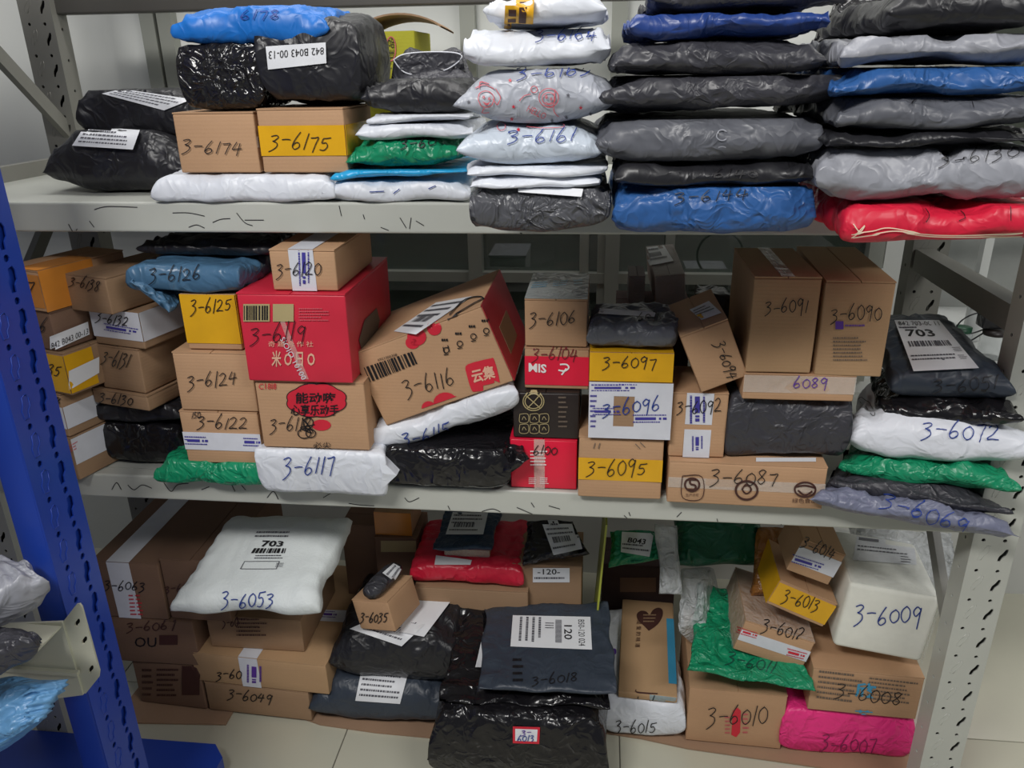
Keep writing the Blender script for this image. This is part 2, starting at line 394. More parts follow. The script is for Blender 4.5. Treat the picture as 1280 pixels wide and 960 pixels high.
def ribbon(o, pts, wpx, off=.0024):
    """one pen stroke laid on a surface"""
    V = []; F = []; last = None
    for i, p in enumerate(pts):
        q0 = pts[max(i - 1, 0)]; q1 = pts[min(i + 1, len(pts) - 1)]
        dx, dy = q1[0] - q0[0], q1[1] - q0[1]; l = math.hypot(dx, dy) or 1
        nx_, ny_ = -dy / l * wpx / 2, dx / l * wpx / 2
        a = hit(o, p[0] + nx_, p[1] + ny_, off); b = hit(o, p[0] - nx_, p[1] - ny_, off)
        if a is None or b is None or (last and (a - V[last[0]]).length > .03): last = None; 
        if a is None or b is None: continue
        V += [a, b]; k = (len(V) - 2, len(V) - 1)
        if last: F.append((last[0], last[1], k[1], k[0]))
        last = k
    return V, F
def write(o, text, x0, y0, x1, y1, h, ink=None, wpx=1.7, slant=.12, name='handwriting', target=None):
    tot = sum(GL[c][0] for c in text); L = math.hypot(x1 - x0, y1 - y0); h *= .92; wpx *= .68
    ex = ((x1 - x0) / L, (y1 - y0) / L); ey = (ex[1], -ex[0])
    parts = []; cx = 0; r = random.Random(text + str(x0))
    for c in text:
        wd = GL[c][0]; k = (L - slant * h) / tot
        jy = r.uniform(-.1, .1); js = r.uniform(.85, 1.2)
        for st in GL[c][1]:
            pts = sm(st)
            pp = []
            for (a, b) in pts:
                X = (cx + a * .95) * k + slant * h * b; Yv = (b * js + jy) * h
                pp.append((x0 + ex[0] * X + ey[0] * Yv, y0 + ex[1] * X + ey[1] * Yv))
            parts.append(ribbon(target or o, pp, wpx))
        cx += wd
    V, F = join(parts)
    if F: return mkc(name, V, F, ink or INK, o)
def strokes(o, lst, mat, wpx=1.5, name='drawing', off=.0024):
    V, F = join([ribbon(o, sm(l), wpx * .8, off) for l in lst])
    if F: return mkc(name, V, F, mat, o)
def bil(q, x, y):     # quad TL TR BR BL
    return tuple((q[0][c] * (1 - x) + q[1][c] * x) * (1 - y) + (q[3][c] * (1 - x) + q[2][c] * x) * y for c in (0, 1))
def patch(o, q, nx=8, ny=6, off=.001, jag=0):
    """a stiff little sheet: its depth follows the surface smoothly and stays just in front of it"""
    R = REC[o.name]; T_ = {}; D_ = {}
    for j in range(ny + 1):
        for i in range(nx + 1):
            u, v = bil(q, i / nx, j / ny); d = ray(u, v).normalized(); D_[(i, j)] = d
            h = R['bvh'].ray_cast(CAM, d)
            if h[0] is not None: T_[(i, j)] = (h[0] - CAM).length
    if not T_: return [], []
    S_ = dict(T_)
    for it in range(3):
        N_ = {}
        for (i, j), t in S_.items():
            nb = [S_[k] for k in ((i - 1, j), (i + 1, j), (i, j - 1), (i, j + 1)) if k in S_ and abs(S_[k] - t) < .05]
            if (i - 1, j) in S_ and (i + 1, j) in S_ and (i, j - 1) in S_ and (i, j + 1) in S_: N_[(i, j)] = .4 * t + .6 * sum(nb) / max(1, len(nb)) if nb else t
            else: N_[(i, j)] = t
        S_ = N_
    pen_ = min(.011, max([0] + [S_[k] - T_[k] for k in T_]))
    V = []; ids = {}
    for k, t in S_.items():
        ids[k] = len(V); V.append(CAM + D_[k] * (t - pen_ - off * 1.3))
    F = []
    for j in range(ny):
        for i in range(nx):
            k = [(i, j), (i, j + 1), (i + 1, j + 1), (i + 1, j)]
            if all(x in ids for x in k):
                P = [V[ids[x]] for x in k]
                if max((P[0] - P[2]).length, (P[1] - P[3]).length) < .09: F.append([ids[x] for x in k])
    return V, F
def sheet(o, q, mat, name='label', nx=8, ny=6, off=.0016, parent=None, label=None):
    V, F = patch(o, q, nx, ny, off)
    if not F: return None
    c = mkc(name, V, F, mat, parent or o, True); remember(c, V, F)
    if label: c['label'] = label
    return c
_tx = {}
def textgeo(s, bold=0):
    if (s, bold) not in _tx:
        c = bpy.data.curves.new('t', 'FONT'); c.body = s; c.resolution_u = 2; c.offset = bold
        ob = bpy.data.objects.new('t', c); COL.objects.link(ob); bpy.context.view_layer.update()
        e = ob.evaluated_get(bpy.context.evaluated_depsgraph_get()); m = e.to_mesh()
        V = [(v.co.x, v.co.y) for v in m.vertices]; F = [tuple(p.vertices) for p in m.polygons]
        x0 = min(a[0] for a in V); x1 = max(a[0] for a in V); y0 = min(a[1] for a in V); y1 = max(a[1] for a in V)
        V = [((a - x0) / (x1 - x0), 1 - (b - y0) / (y1 - y0)) for a, b in V]
        e.to_mesh_clear(); bpy.data.objects.remove(ob); bpy.data.curves.remove(c)
        _tx[(s, bold)] = (V, F)
    return _tx[(s, bold)]
def geo_on(o, q, V2, F2, off, parent=None):
    if parent is not None and parent.name in REC: o = parent; off = .0007
    V = []; ok = []
    for (x, y) in V2:
        u, v = bil(q, x, y); h = hit(o, u, v, off); ok.append(h is not None); V.append(h or Vector((0, 0, 0)))
    F = [f for f in F2 if all(ok[i] for i in f)]
    used = sorted({i for f in F for i in f}); mp = {i: k for k, i in enumerate(used)}
    return [V[i] for i in used], [tuple(mp[i] for i in f) for f in F]
def text(o, s, q, mat, name='lettering', off=.0021, bold=0, parent=None):
    V, F = geo_on(o, q, *textgeo(s, bold), off, parent)
    if F: return mkc(name, V, F, mat, parent or o)
def cells(rects):
    V = []; F = []
    for (a, b, c, d) in rects:
        na = max(1, min(6, int((c - a) / .13 + .99))); nb = max(1, min(6, int((d - b) / .13 + .99))); k = len(V)
        V += [(a + (c - a) * i / na, b + (d - b) * j / nb) for j in range(nb + 1) for i in range(na + 1)]
        F += [(k + j * (na + 1) + i, k + (j + 1) * (na + 1) + i, k + (j + 1) * (na + 1) + i + 1, k + j * (na + 1) + i + 1) for j in range(nb) for i in range(na)]
    return V, F
def bars(x0, y0, x1, y1, n, r, vert=False):
    out = []; x = 0
    while x < 1:
        wd = r.choice((.5, 1, 1.5)) / n
        a = x; b = min(1, x + wd); x += wd + r.choice((.5, 1)) / n
        out.append((x0 + a * (x1 - x0), y0, x0 + b * (x1 - x0), y1) if not vert else (x0, y0 + a * (y1 - y0), x1, y0 + b * (y1 - y0)))
    return out
def lines(x0, y0, x1, y1, n, r):
    out = []
    for i in range(n):
        y = y0 + (y1 - y0) * (i + .2) / n; h = (y1 - y0) / n * .38; x = x0
        end = x1 - r.random() * .3 * (x1 - x0)
        while x < end:
            wd = (.02 + .05 * r.random()) * (x1 - x0); out.append((x, y, min(x + wd, x1), y + h)); x += wd + .015 * (x1 - x0)
    return out
def code2d(x0, y0, x1, y1, n, r): return lines(x0, y0, x1, y1, n // 2 + 1, r)   # block of fine print
def printed(o, q, rects, mat, name='print', off=.0020, parent=None):
    V, F = geo_on(o, q, *cells(rects), off, parent)
    if F: return mkc(name, V, F, mat, parent or o)
def shipping(o, q, title=None, seed=1, bc=True, nl=7, n=10, tq=(.1, .1, .8, .3), mat=None):
    """paper label with lines of print and a bar code"""
    r = random.Random(seed)
    lab = sheet(o, q, PAPER, 'label', n, max(4, n - 2), .0012)
    if lab is None: return None
    R = lines(.06, .42 if title else .08, .94, .9, nl, r)
    if bc: R = [x for x in R if not (x[1] > .5 and x[1] < .7)] + bars(.15, .5, .7, .68, 22, r)
    printed(o, q, R, mat or PRINT, 'print', .002, lab)
    if title:
        a, b, c, d = tq
        text(o, title, [bil(q, a, b), bil(q, c, b), bil(q, c, d), bil(q, a, d)], INK, 'lettering', .002, .01, lab)
    return lab
def inkband(o, q, mat, seed, rows=3, solid=True):
    """violet or red printing on courier tape: a solid bar between lines of small characters"""
    r = random.Random(seed); R = []
    if solid: R += [(.08, .36, .62, .6)]
    R += lines(.02, .06, .98, .32, 1, r) + lines(.02, .68, .98, .95, 1, r) + [(.7, .38, .76, .58), (.8, .38, .9, .58)]
    return printed(o, q, R, mat, 'print')
def Q(u0, v0, u1, v1): return [(u0, v0), (u1, v0), (u1, v1), (u0, v1)]
def circ(cx, cy, rx, ry=None, n=14, a0=0, a1=360):
    ry = ry or rx
    return [(cx + rx * math.cos(math.radians(a0 + (a1 - a0) * i / n)), cy + ry * math.sin(math.radians(a0 + (a1 - a0) * i / n))) for i in range(n + 1)]
def blob(o, pts, mat, name='print', off=.0013, parent=None):
    c = (sum(p[0] for p in pts) / len(pts), sum(p[1] for p in pts) / len(pts))
    V2 = [c]; m = len(pts)
    for k in (.33, .66, 1): V2 += [(c[0] + (p[0] - c[0]) * k, c[1] + (p[1] - c[1]) * k) for p in pts]
    F2 = [(0, 1 + (i + 1) % m, 1 + i) for i in range(m)]
    for g in (0, 1):
        for i in range(m): F2.append((1 + g * m + i, 1 + g * m + (i + 1) % m, 1 + (g + 1) * m + (i + 1) % m, 1 + (g + 1) * m + i))
    V = []; ok = []
    for p in V2: h = hit(o, p[0], p[1], off); ok.append(h is not None); V.append(h or Vector((0, 0, 0)))
    F = [f for f in F2 if all(ok[i] for i in f)]
    if F: return mkc(name, V, F, mat, parent or o)

def bxm(x0, x1, y0, y1, z0, z1):
    return slab(Vector((x0, y0, z0)), Vector((x1 - x0, 0, 0)), Vector((0, y1 - y0, 0)), Vector((0, 0, 1)), z1 - z0)
def plate_with_holes(name, outer, holes, O, ax, ay, thick, mat, parent):
    """sheet steel with real punched holes (a filled 2D curve turned into a mesh)"""
    c = bpy.data.curves.new('p', 'CURVE'); c.dimensions = '2D'; c.fill_mode = 'BOTH'; c.extrude = thick / 2
    for pl in [outer] + holes:
        s = c.splines.new('POLY'); s.points.add(len(pl) - 1); s.use_cyclic_u = True
        for k, p in enumerate(pl): s.points[k].co = (p[0], p[1], 0, 1)
    ob = bpy.data.objects.new('p', c); COL.objects.link(ob); bpy.context.view_layer.update()
    e = ob.evaluated_get(bpy.context.evaluated_depsgraph_get()); m = e.to_mesh()
    az = ax.cross(ay)
    V = [O + ax * v.co.x + ay * v.co.y + az * v.co.z for v in m.vertices]; F = [tuple(p.vertices) for p in m.polygons]
    e.to_mesh_clear(); bpy.data.objects.remove(ob); bpy.data.curves.remove(c)
    return mkc(name, V, F, mat, parent)
X, Yv, Z = Vector((1, 0, 0)), Vector((0, 1, 0)), Vector((0, 0, 1))

# ================================================================== the setting
# floor of 60 cm tiles, one object each
TILE = mat_plain('floor_tile', S(196, 194, 176), .28, 0, .04, 3, .05, 40); GROUT = mat_plain('tile_joint', S(110, 108, 98), .8)
V, F = bxm(-2.6, 3.0, -1.9, 4.2, -.06, -.0025)
floor = tag(mk('floor', V, F, GROUT, None, Vector((0, 0, 0)), False), kind='structure')
tm = None
for i in range(-4, 4):
    for j in range(-4, 6):
        x0, y0 = .07 + .6 * i, .202 + .6 * j
        if x0 > 2.7 or x0 < -2.4 or y0 > 3.2 or y0 < -1.9: continue
        if tm is None:
            V, F = rbox(Vector((0, 0, -.003)), (X, Yv, Z), [.2988, .2988, .003], .0012, 0)
            o = mk('tile', V, F, TILE, None, Vector((0, 0, 0))); tm = o
        else: o = tm.copy(); COL.objects.link(o)
        o.parent = floor; o.location = (x0 + .3, y0 + .3, 0)
# glazed partition behind the rack
ALU = mat_plain('aluminium_frame', S(150, 152, 144), .4, .3, .04, 8); WPAN = mat_plain('white_panel', S(212, 214, 210), .35, 0, .02, 2)
GLASS = mat_plain('greenish_glass', S(60, 74, 66), .06, 0, .02, 2); nt, b = nodes(GLASS); b.inputs['Alpha'].default_value = .6
BW = .74
def wx_(u, v=200): return at(u, v, BW).x
wall = mk('wall_back', *bxm(-2.6, 3.0, BW, BW + .1, 0, .62), WPAN, None, Vector((0, BW, 0)), False); tag(wall, kind='structure')
def wpart(name, x0, x1, z0, z1, y0, y1, m): return mkc(name, *bxm(x0, x1, y0, y1, z0, z1), m, wall)
mull = [wx_(201, 100), wx_(222, 100), wx_(586, 40), wx_(774, 40), wx_(1090, 330), wx_(1162, 340)]
for k, x in enumerate(mull): wpart('mullion', x - .017, x + .017, .62, 2.4, BW - .02, BW + .06, ALU)
for z0, z1 in ((.62, .66), (.86, .885), (1.03, 1.07)): wpart('rail', -2.6 if z0 > 1 else mull[1], mull[4], z0, z1, BW - .012, BW + .05, ALU)
xs = [-2.6] + mull[:4] + [mull[4]]
for k in range(5): wpart('panel', xs[k] + .015, xs[k + 1] - .015, 1.07, 2.4, BW + .01, BW + .03, WPAN)
for k in (0, 1): wpart('panel', xs[k] + .015, xs[k + 1] - .015, .62, 1.03, BW + .01, BW + .03, WPAN)
bars_ = [wx_(u, 330) for u in (262, 318, 596, 730, 752, 836)]
for x in bars_: wpart('glazing_bar', x - .011, x + .011, .66, 1.03, BW - .008, BW + .04, ALU)
gx = [mull[1]] + bars_ + [mull[4]]
for k in range(len(gx) - 1): wpart('pane', gx[k] + .01, gx[k + 1] - .01, .66, 1.03, BW + .012, BW + .018, GLASS)
wpart('panel', mull[4] + .015, mull[5] - .015, .62, .9, BW + .01, BW + .03, WPAN)
wpart('panel', mull[4] + .03, mull[4] + .1, .9, 2.4, BW + .01, BW + .03, WPAN)
far = tag(mk('wall_far', *bxm(-2.6, 3.0, 3.4, 3.5, 0, 2.8), mat_plain('grey_green_wall', S(92, 98, 88), .8), None, Vector((0, 3.4, 0)), False), kind='structure')
# things behind the glass: hoop, white carton, work bench
tag(mk('wall_right', *bxm(2.6, 2.7, -.5, 3.4, 0, 2.8), WPAN, None, Vector((2.6, 1, 0)), False), kind='structure')
c0 = at(900, 318, .95)
V = []; F = []
for i in range(40):
    a = i * math.tau / 40
    for j in range(6):
        b_ = j * math.tau / 6; rr = .060 + .0035 * math.cos(b_)
        V.append(c0 + Vector((rr * math.cos(a), .0035 * math.sin(b_), rr * math.sin(a)))); F.append((i * 6 + j, ((i + 1) % 40) * 6 + j, ((i + 1) % 40) * 6 + (j + 1) % 6, i * 6 + (j + 1) % 6))
tag(mk('hoop', V, F, ALU, None, c0), 'pale round hoop seen through the dark glass above the tilted carton', 'hoop')
be = empty('work_bench', (0.1, 1.3, 0), 'dim work bench with grey top seen through the glass behind the middle shelf', 'bench')
mkc('bench_top', *bxm(-1.2, .78, .9, 1.7, .76, .79), RACKD, be)
for x in (-1.15, .74):
    for y in (.95, 1.65): mkc('leg', *bxm(x - .02, x + .02, y - .02, y + .02, 0, .76), RACKD, be)
for (u0, u1, v1, v0, Y_, lb) in ((612, 657, 322, 338, 1.0, 'white box standing on the bench behind the glass, beside the tilted carton'), (858, 912, 346, 392, .93, 'white box behind the glass, right of the grey wrapped boxes')):
    A = at(u0, v0, Y_); B = at(u1, v1, Y_)
    V, F = rbox(Vector(((A.x + B.x) / 2, Y_ + .08, (.79 + B.z) / 2)), (X, Yv, Z), [(B.x - A.x) / 2, .08, max(.02, (B.z - .79) / 2)], .004)
    o = mk('white_box', V, F, WPAN, None, Vector(((A.x + B.x) / 2, Y_, .79))); tag(o, lb, 'box')
    mkc('lid', *bxm(A.x - .002, B.x + .002, Y_ - .002, Y_ + .162, B.z, B.z + .006), PAPER, o)
# cabinet with jars on the right, behind the rack
A = at(1165, 420, 1.0); Bq = at(1290, 420, 1.0); zt = at(1210, 345, 1.0).z
cz = at(1215, 425, 1.0).z
cab = empty('white_cabinet', ((A.x + Bq.x) / 2, 1.0, 0), 'white glass-fronted cabinet at the right behind the rack, jars standing on its ledge', 'cabinet')
mkc('body', *bxm(A.x, Bq.x + .4, .82, 1.35, 0, cz - .03), WPAN, cab)
mkc('counter', *bxm(A.x - .02, Bq.x + .42, .79, 1.37, cz - .03, cz), WPAN, cab)
A2 = at(1212, 400, 1.05)
for x in (A2.x, A2.x + .26, A2.x + .55): mkc('frame_post', *bxm(x, x + .022, 1.05, 1.08, cz, zt + .16), WPAN, cab)
mkc('frame_rail', *bxm(A2.x, A2.x + .57, 1.05, 1.08, zt + .16, zt + .185), WPAN, cab)
mkc('back_panel', *bxm(A2.x, A2.x + .57, 1.33, 1.35, cz, zt + .16), mat_plain('cabinet_back', S(150, 152, 148), .5), cab)
GL2 = mat_clear('jar_glass', (.85, .9, .9, 1), .3, .05, .1); JG = mat_plain('green_lid', S(28, 76, 52), .4); JW = mat_plain('white_plastic', S(214, 216, 214), .4)
def lathe(prof, c, n=20):
    V = []; F = []
    for (r_, z_) in prof:
        for i in range(n): V.append(c + Vector((r_ * math.cos(i * math.tau / n), r_ * math.sin(i * math.tau / n), z_)))
    for j in range(len(prof) - 1):
        for i in range(n): F.append((j * n + i, j * n + (i + 1) % n, (j + 1) * n + (i + 1) % n, (j + 1) * n + i))
    return V, F
def jar(u, v, Y_, r_, h, lidm, name, lab, cat):
    p = at(u, v, Y_); p.z = cz
    V, F = lathe([(0, 0), (r_ * .9, 0), (r_, .006), (r_, h * .8), (r_ * .8, h * .9), (r_ * .8, h)], p)
    o = mk(name, V, F, GL2 if name == 'glass_jar' else JW, None, p); tag(o, lab, cat)
    V, F = lathe([(r_ * .86, h * .88), (r_ * .88, h * 1.06), (0, h * 1.07)], p); mkc('lid', V, F, lidm, o, True)
jar(1182, 405, .9, .028, .075, JW, 'glass_jar', 'clear glass jar with white lid, left end of the cabinet ledge', 'jar')
jar(1203, 412, .88, .026, .07, JG, 'glass_jar', 'clear glass jar with dark green lid beside the black cable', 'jar')
jar(1217, 410, 1.0, .02, .10, JW, 'white_bottle', 'white plastic bottle on the cabinet ledge behind the black cable', 'bottle')
jar(1238, 440, .86, .032, .07, BLKB, 'glass_jar', 'square-looking clear jar with black cap below the black adaptor', 'jar')
p = at(1240, 400, .87); p.z = cz + .077
V, F = rbox(p + Vector((0, 0, .022)), (X, Yv, Z), [.03, .022, .02], .005); ad = mk('power_adaptor', V, F, P_BLACK, None, p); tag(ad, 'black power adaptor lying on the clear jar with its cable looped', 'adaptor')
cv = []
for i in range(60):
    t = i / 59; cv.append(p + Vector((-.03 - .05 * math.sin(t * 9) * (1 - t * .2) - t * .03, -.01 * t, .02 - t * .07 + .02 * math.cos(t * 12))))
def tube(pts, r_, n=6):
    V = []; F = []
    for k, q in enumerate(pts):
        d = (pts[min(k + 1, len(pts) - 1)] - pts[max(k - 1, 0)]).normalized(); a = d.orthogonal().normalized(); b_ = d.cross(a)
        for i in range(n): V.append(q + a * r_ * math.cos(i * math.tau / n) + b_ * r_ * math.sin(i * math.tau / n))
    for k in range(len(pts) - 1):
        for i in range(n): F.append((k * n + i, k * n + (i + 1) % n, (k + 1) * n + (i + 1) % n, (k + 1) * n + i))
    return V, F
mkc('cable', *tube(cv, .002), P_BLACK, ad, True)

# ================================================================== the storage rack
ZT, ZM = 1.172, .68
XL, XR = -1.18, .695
rack = empty('storage_rack', ((XL + XR) / 2, .25, 0), 'light grey steel storage rack with perforated uprights holding three levels of numbered parcels', 'rack')
RD = .5
def beam(z1, y0, h=.048, x0=XL + .02, x1=XR - .07, th=.03, m=RACK):
    V, F = rbox(Vector(((x0 + x1) / 2, y0 + th / 2, z1 - h / 2)), (X, Yv, Z), [(x1 - x0) / 2, th / 2, h / 2], .004, 2)
    o = mkc('beam', V, F, m, rack, False); REC[o.name] = dict(bvh=BVHTree.FromPolygons([tuple(v) for v in V], F)); return o
bt = beam(ZT, .0); bmid = beam(ZM, .0)
beam(ZT, RD - .03); beam(ZM, RD - .03)
zb = at(300, 14, RD).z
beam(zb + .05, RD - .03, .05, m=mat_steel('shade_toned_beam', S(76, 74, 70)));  # shade on this rear beam is put into a darker paint colour
for z in (ZT, ZM): mkc('deck', *bxm(XL + .01, XR - .045, .03, RD - .03, z - .014, z - .0008), RACK, rack)
for y in (-.0, RD - .03): mkc('beam', *bxm(XL + .02, XR - .07, y, y + .03, 1.86, 1.92), RACK, rack)
# uprights: channel of punched steel sheet
PIT = .0595
SLOT = [(-.006, -.011), (-.0015, -.011), (.001, -.004), (.0055, .001), (.0075, .008), (.0075, .013), (.0035, .013), (.0, .006), (-.0045, .0), (-.006, -.006)]
def hole(cx, cz, r_=.0034, n=8): return [(cx + r_ * math.cos(i * math.tau / n), cz + r_ * math.sin(i * math.tau / n)) for i in range(n)]
SLOT2 = [(-.005, -.019), (.001, -.019), (.0015, -.008), (.0055, -.002), (.006, .012), (.003, .019), (-.003, .017), (-.0035, .004), (-.0065, -.003)]
def upright(parent, x0, y0, W, Dp, Hh, m, ph, mirror=False, back=False, face=1, name='upright', z0=0.0, wid=.03, sl=1.0):
    """front face W wide at y0, side flange Dp deep"""
    hs = []; k = 0
    z = ph
    outer = [(0, z0), (W, z0), (W, Hh), (0, Hh)]
    while z < Hh - .05:
        hs.append([(W * .74 + a, z + b) for a, b in (SLOT2 if face == 2 else SLOT)]); hs.append(hole(W * .72, z - .030)); hs.append(hole(W * .24, z - .030)); z += PIT
    f = plate_with_holes(name, outer, hs, Vector((x0, y0, 0)), X, Z, .0022, m, parent)
    hs2 = []; z = ph + .02
    while z < Hh - .05:
        hs2.append(hole(Dp * .5, z, .0034)); z += PIT
    for xx in (x0 + .001, x0 + W - .001):
        plate_with_holes('side_flange', [(0, z0), (Dp, z0), (Dp, Hh), (0, Hh)], hs2, Vector((xx, y0 + .001, 0)), Yv, Z, .0022, m, parent)
    mkc('back_flange', *bxm(x0 + .004, x0 + W - .004, y0 + Dp - .003, y0 + Dp, z0, Hh), HOLE if face == 1 else m, parent)
    rims = []; z = ph + .004
    while z < Hh - .05:
        cx = x0 + W * .30
        pts = [Vector((cx + a * 1.15, y0 - .0006, z + b * 1.15)) for a, b in SLOT] ; pts.append(pts[0])
        rims.append(tube(pts, .0011, 5)); z += PIT
    if face == 2: mkc('inner_face', *bxm(x0 + .003, x0 + W - .003, y0 + .0045, y0 + .006, z0, Hh), m, parent)
    V, F = join(rims); r_ = mkc('slot_rims', V, F, m, parent, True); r_['kind'] = 'stuff'
    return f
zs = at(1245, 693, 0).z % PIT
upright(rack, XR - .07, -.004, .07, .045, 2.0, RACK, zs)
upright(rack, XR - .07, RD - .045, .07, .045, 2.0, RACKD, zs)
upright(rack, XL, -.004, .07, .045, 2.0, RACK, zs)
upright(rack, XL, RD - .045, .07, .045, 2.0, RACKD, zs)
def brace(x, ya, za, yb, zb_, m=RACKD, w_=.028):
    a = Vector((x, ya, za)); b_ = Vector((x, yb, zb_)); d = b_ - a; n_ = Vector((1, 0, 0)); s = d.normalized().cross(n_)
    mkc('brace', *slab(a - s * w_ / 2, d, s * w_, n_, .014), m, rack)
rz = at(1268, 392, .0).z
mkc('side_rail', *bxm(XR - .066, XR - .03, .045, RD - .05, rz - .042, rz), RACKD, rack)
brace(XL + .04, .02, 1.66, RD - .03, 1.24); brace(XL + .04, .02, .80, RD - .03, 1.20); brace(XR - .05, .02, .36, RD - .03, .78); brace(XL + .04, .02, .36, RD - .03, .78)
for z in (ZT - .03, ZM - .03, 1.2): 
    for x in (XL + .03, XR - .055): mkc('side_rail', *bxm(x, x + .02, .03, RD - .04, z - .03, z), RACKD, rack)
# felt pen marks left on the two front beams
def pen(o, pts):
    return [ribbon(o, sm(p), .95, .0008) for p in pts]
r = random.Random(5)
mk1 = [[(118, 262), (135, 258), (172, 259)], [(112, 276), (118, 284)], [(86, 280), (92, 290), (97, 286)], [(216, 266), (236, 266), (256, 270)], [(236, 284), (246, 281), (256, 285)], [(266, 278), (276, 274), (288, 273)], [(296, 266), (306, 278), (316, 282)],
       [(424, 257), (427, 270)], [(500, 272), (508, 285)], [(514, 272), (512, 286)], [(520, 276), (530, 282)], [(306, 275), (330, 275)], [(476, 284), (486, 288)], [(454, 268), (456, 274)], [(650, 291), (668, 294)]]
mk2 = [[(140, 612), (146, 603), (152, 612)], [(160, 606), (168, 612), (178, 606), (190, 610)], [(205, 603), (214, 614), (222, 606), (236, 604)], [(252, 612), (262, 608)], [(290, 606), (294, 614)], [(300, 604), (307, 612)], [(334, 622), (342, 614), (348, 624)],
       [(404, 622), (414, 616)], [(436, 629), (450, 631), (468, 632)], [(506, 622), (512, 627), (524, 622)], [(560, 632), (564, 640)], [(600, 640), (616, 636), (630, 642)], [(646, 634), (660, 640), (672, 645)], [(664, 628), (668, 634)], [(686, 632), (700, 636)],
       [(780, 644), (790, 652), (786, 640)], [(846, 646), (852, 640)], [(896, 648), (898, 654)], [(976, 655), (984, 660), (1000, 662)], [(1036, 658), (1050, 664)], [(1120, 668), (1126, 662)]]
for bb, ms, lab in ((bt, mk1, 0), (bmid, mk2, 0)):
    V, F = join(pen(bb, ms))
    c = mkc('pen_marks', V, F, INK, bb)

# ================================================================== blue rack at the left
BY = -.28
xf = at(64, 700, BY).x; xl_ = at(25, 690, BY).x; dd_ = .06
while True:
    dd_ += .002
    q_ = at(123, 710, BY + dd_).x
    if q_ <= xf or dd_ > .16: break
xr = xf; xw = xf - xl_
br = empty('blue_rack', (xr - .1, BY, 0), 'blue perforated steel rack post at the left with a cream beam hooked on', 'rack')
hs = []; z = .03
while z < 1.94:
    hs.append([(dd_ * .70 + a * 1.5, z + b_ * .95) for a, b_ in SLOT2]); hs.append(hole(dd_ * .68, z - .030, .0055)); hs.append(hole(dd_ * .28, z - .026, .005)); z += PIT
plate_with_holes('perforated_face', [(0, 0), (dd_, 0), (dd_, 2.0), (0, 2.0)], hs, Vector((xf, BY, 0)), Yv, Z, .0024, BLUEP, br)
plate_with_holes('inner_face', [(.003, 0), (dd_ - .003, 0), (dd_ - .003, 2.0), (.003, 2.0)], [], Vector((xf - .0065, BY, 0)), Yv, Z, .001, BLUEP, br)
rims = []; z = .03 + .004
while z < 1.94:
    pts = [Vector((xf + .0013, BY + dd_ * .30 + a * 1.5, z + b_ * .9)) for a, b_ in SLOT2]; pts.append(pts[0]); rims.append(tube(pts, .0012, 5)); z += PIT
V, F = join(rims); mkc('slot_rims', V, F, BLUEP, br, True)
V, F = rbox(Vector(((xf + xl_) / 2, BY + .003, 1.0)), (X, Yv, Z), [(xf - xl_) / 2, .003, 1.0], .0028, 1); mkc('plain_face', V, F, BLUEP, br, True)
mkc('back_flange', *bxm(xl_, xf - .001, BY + dd_ - .003, BY + dd_, 0, 2.0), BLUEP, br)
bx = at(283, 906, .05).x
P = [atz(60, 903, .05), atz(283, 906, .05), atz(290, 925, .05), atz(275, 975, .05)]
V = [Vector((-1.7, -.75, z)) for z in (.0, .05)]
poly = [(-1.7, -.008), (P[1].x, -.008), (P[2].x, -.04), (P[2].x, -.75), (-1.7, -.75)]
V = [Vector((a, b_, .004)) for a, b_ in poly] + [Vector((a, b_, .05)) for a, b_ in poly]
F = [(4, 3, 2, 1, 0), (5, 6, 7, 8, 9)] + [(i, (i + 1) % 5, 5 + (i + 1) % 5, 5 + i) for i in range(5)]
mkc('base_shelf', V, F, BLUEP, br)
# cream beam with its hook plate
kz1, kz0 = at(95, 757, BY - .03).z, at(110, 865, BY - .03).z
hx0, hx1 = at(78, 810, BY - .03).x, at(121, 790, BY - .03).x
CREAM = mat_steel('cream_beam', S(190, 190, 172))
hb = empty('shelf_beam', ((hx0 + hx1) / 2, BY - .03, kz0), 'cream steel beam end with punched hook plate fixed to the blue post', 'beam')
hw = hx1 - hx0; hh = kz1 - kz0; HY = BY - .022
def pxz(pts): return [(at(u, v, HY).x, at(u, v, HY).z) for u, v in pts]
outer = pxz([(96, 755), (100, 754), (103, 758), (125, 838), (124, 846), (108, 866), (104, 866), (80, 776)])
cs = [at(u, v, HY) for u, v in ((97, 778), (106, 800), (114, 836))]
plate_with_holes('hook_plate', outer, [[(c_.x + a * .8, c_.z + b_ * .62) for a, b_ in SLOT] for c_ in cs], Vector((0, HY, 0)), X, Z, .003, CREAM, hb)
lo = pxz([(80, 775), (106, 866), (60, 872), (-60, 880), (-60, 782), (25, 777)])
plate_with_holes('beam_face', lo, [], Vector((0, HY - .003, 0)), X, Z, .004, CREAM, hb)
plate_with_holes('plate_backing', pxz([(95, 765), (118, 838), (106, 856), (84, 776)]), [], Vector((0, HY + .006, 0)), X, Z, .002, HOLE, hb)
mkc('beam_top', *bxm(hx0 - .5, at(78, 776, HY).x, HY - .06, HY - .005, at(40, 777, HY).z - .003, at(40, 777, HY).z), CREAM, hb)
mkc('beam_lip', *bxm(hx0 - .5, at(96, 815, HY).x, HY - .012, HY - .004, at(90, 838, HY).z, at(90, 834, HY).z), CREAM, hb)
zt_ = kz0 + hh * .86
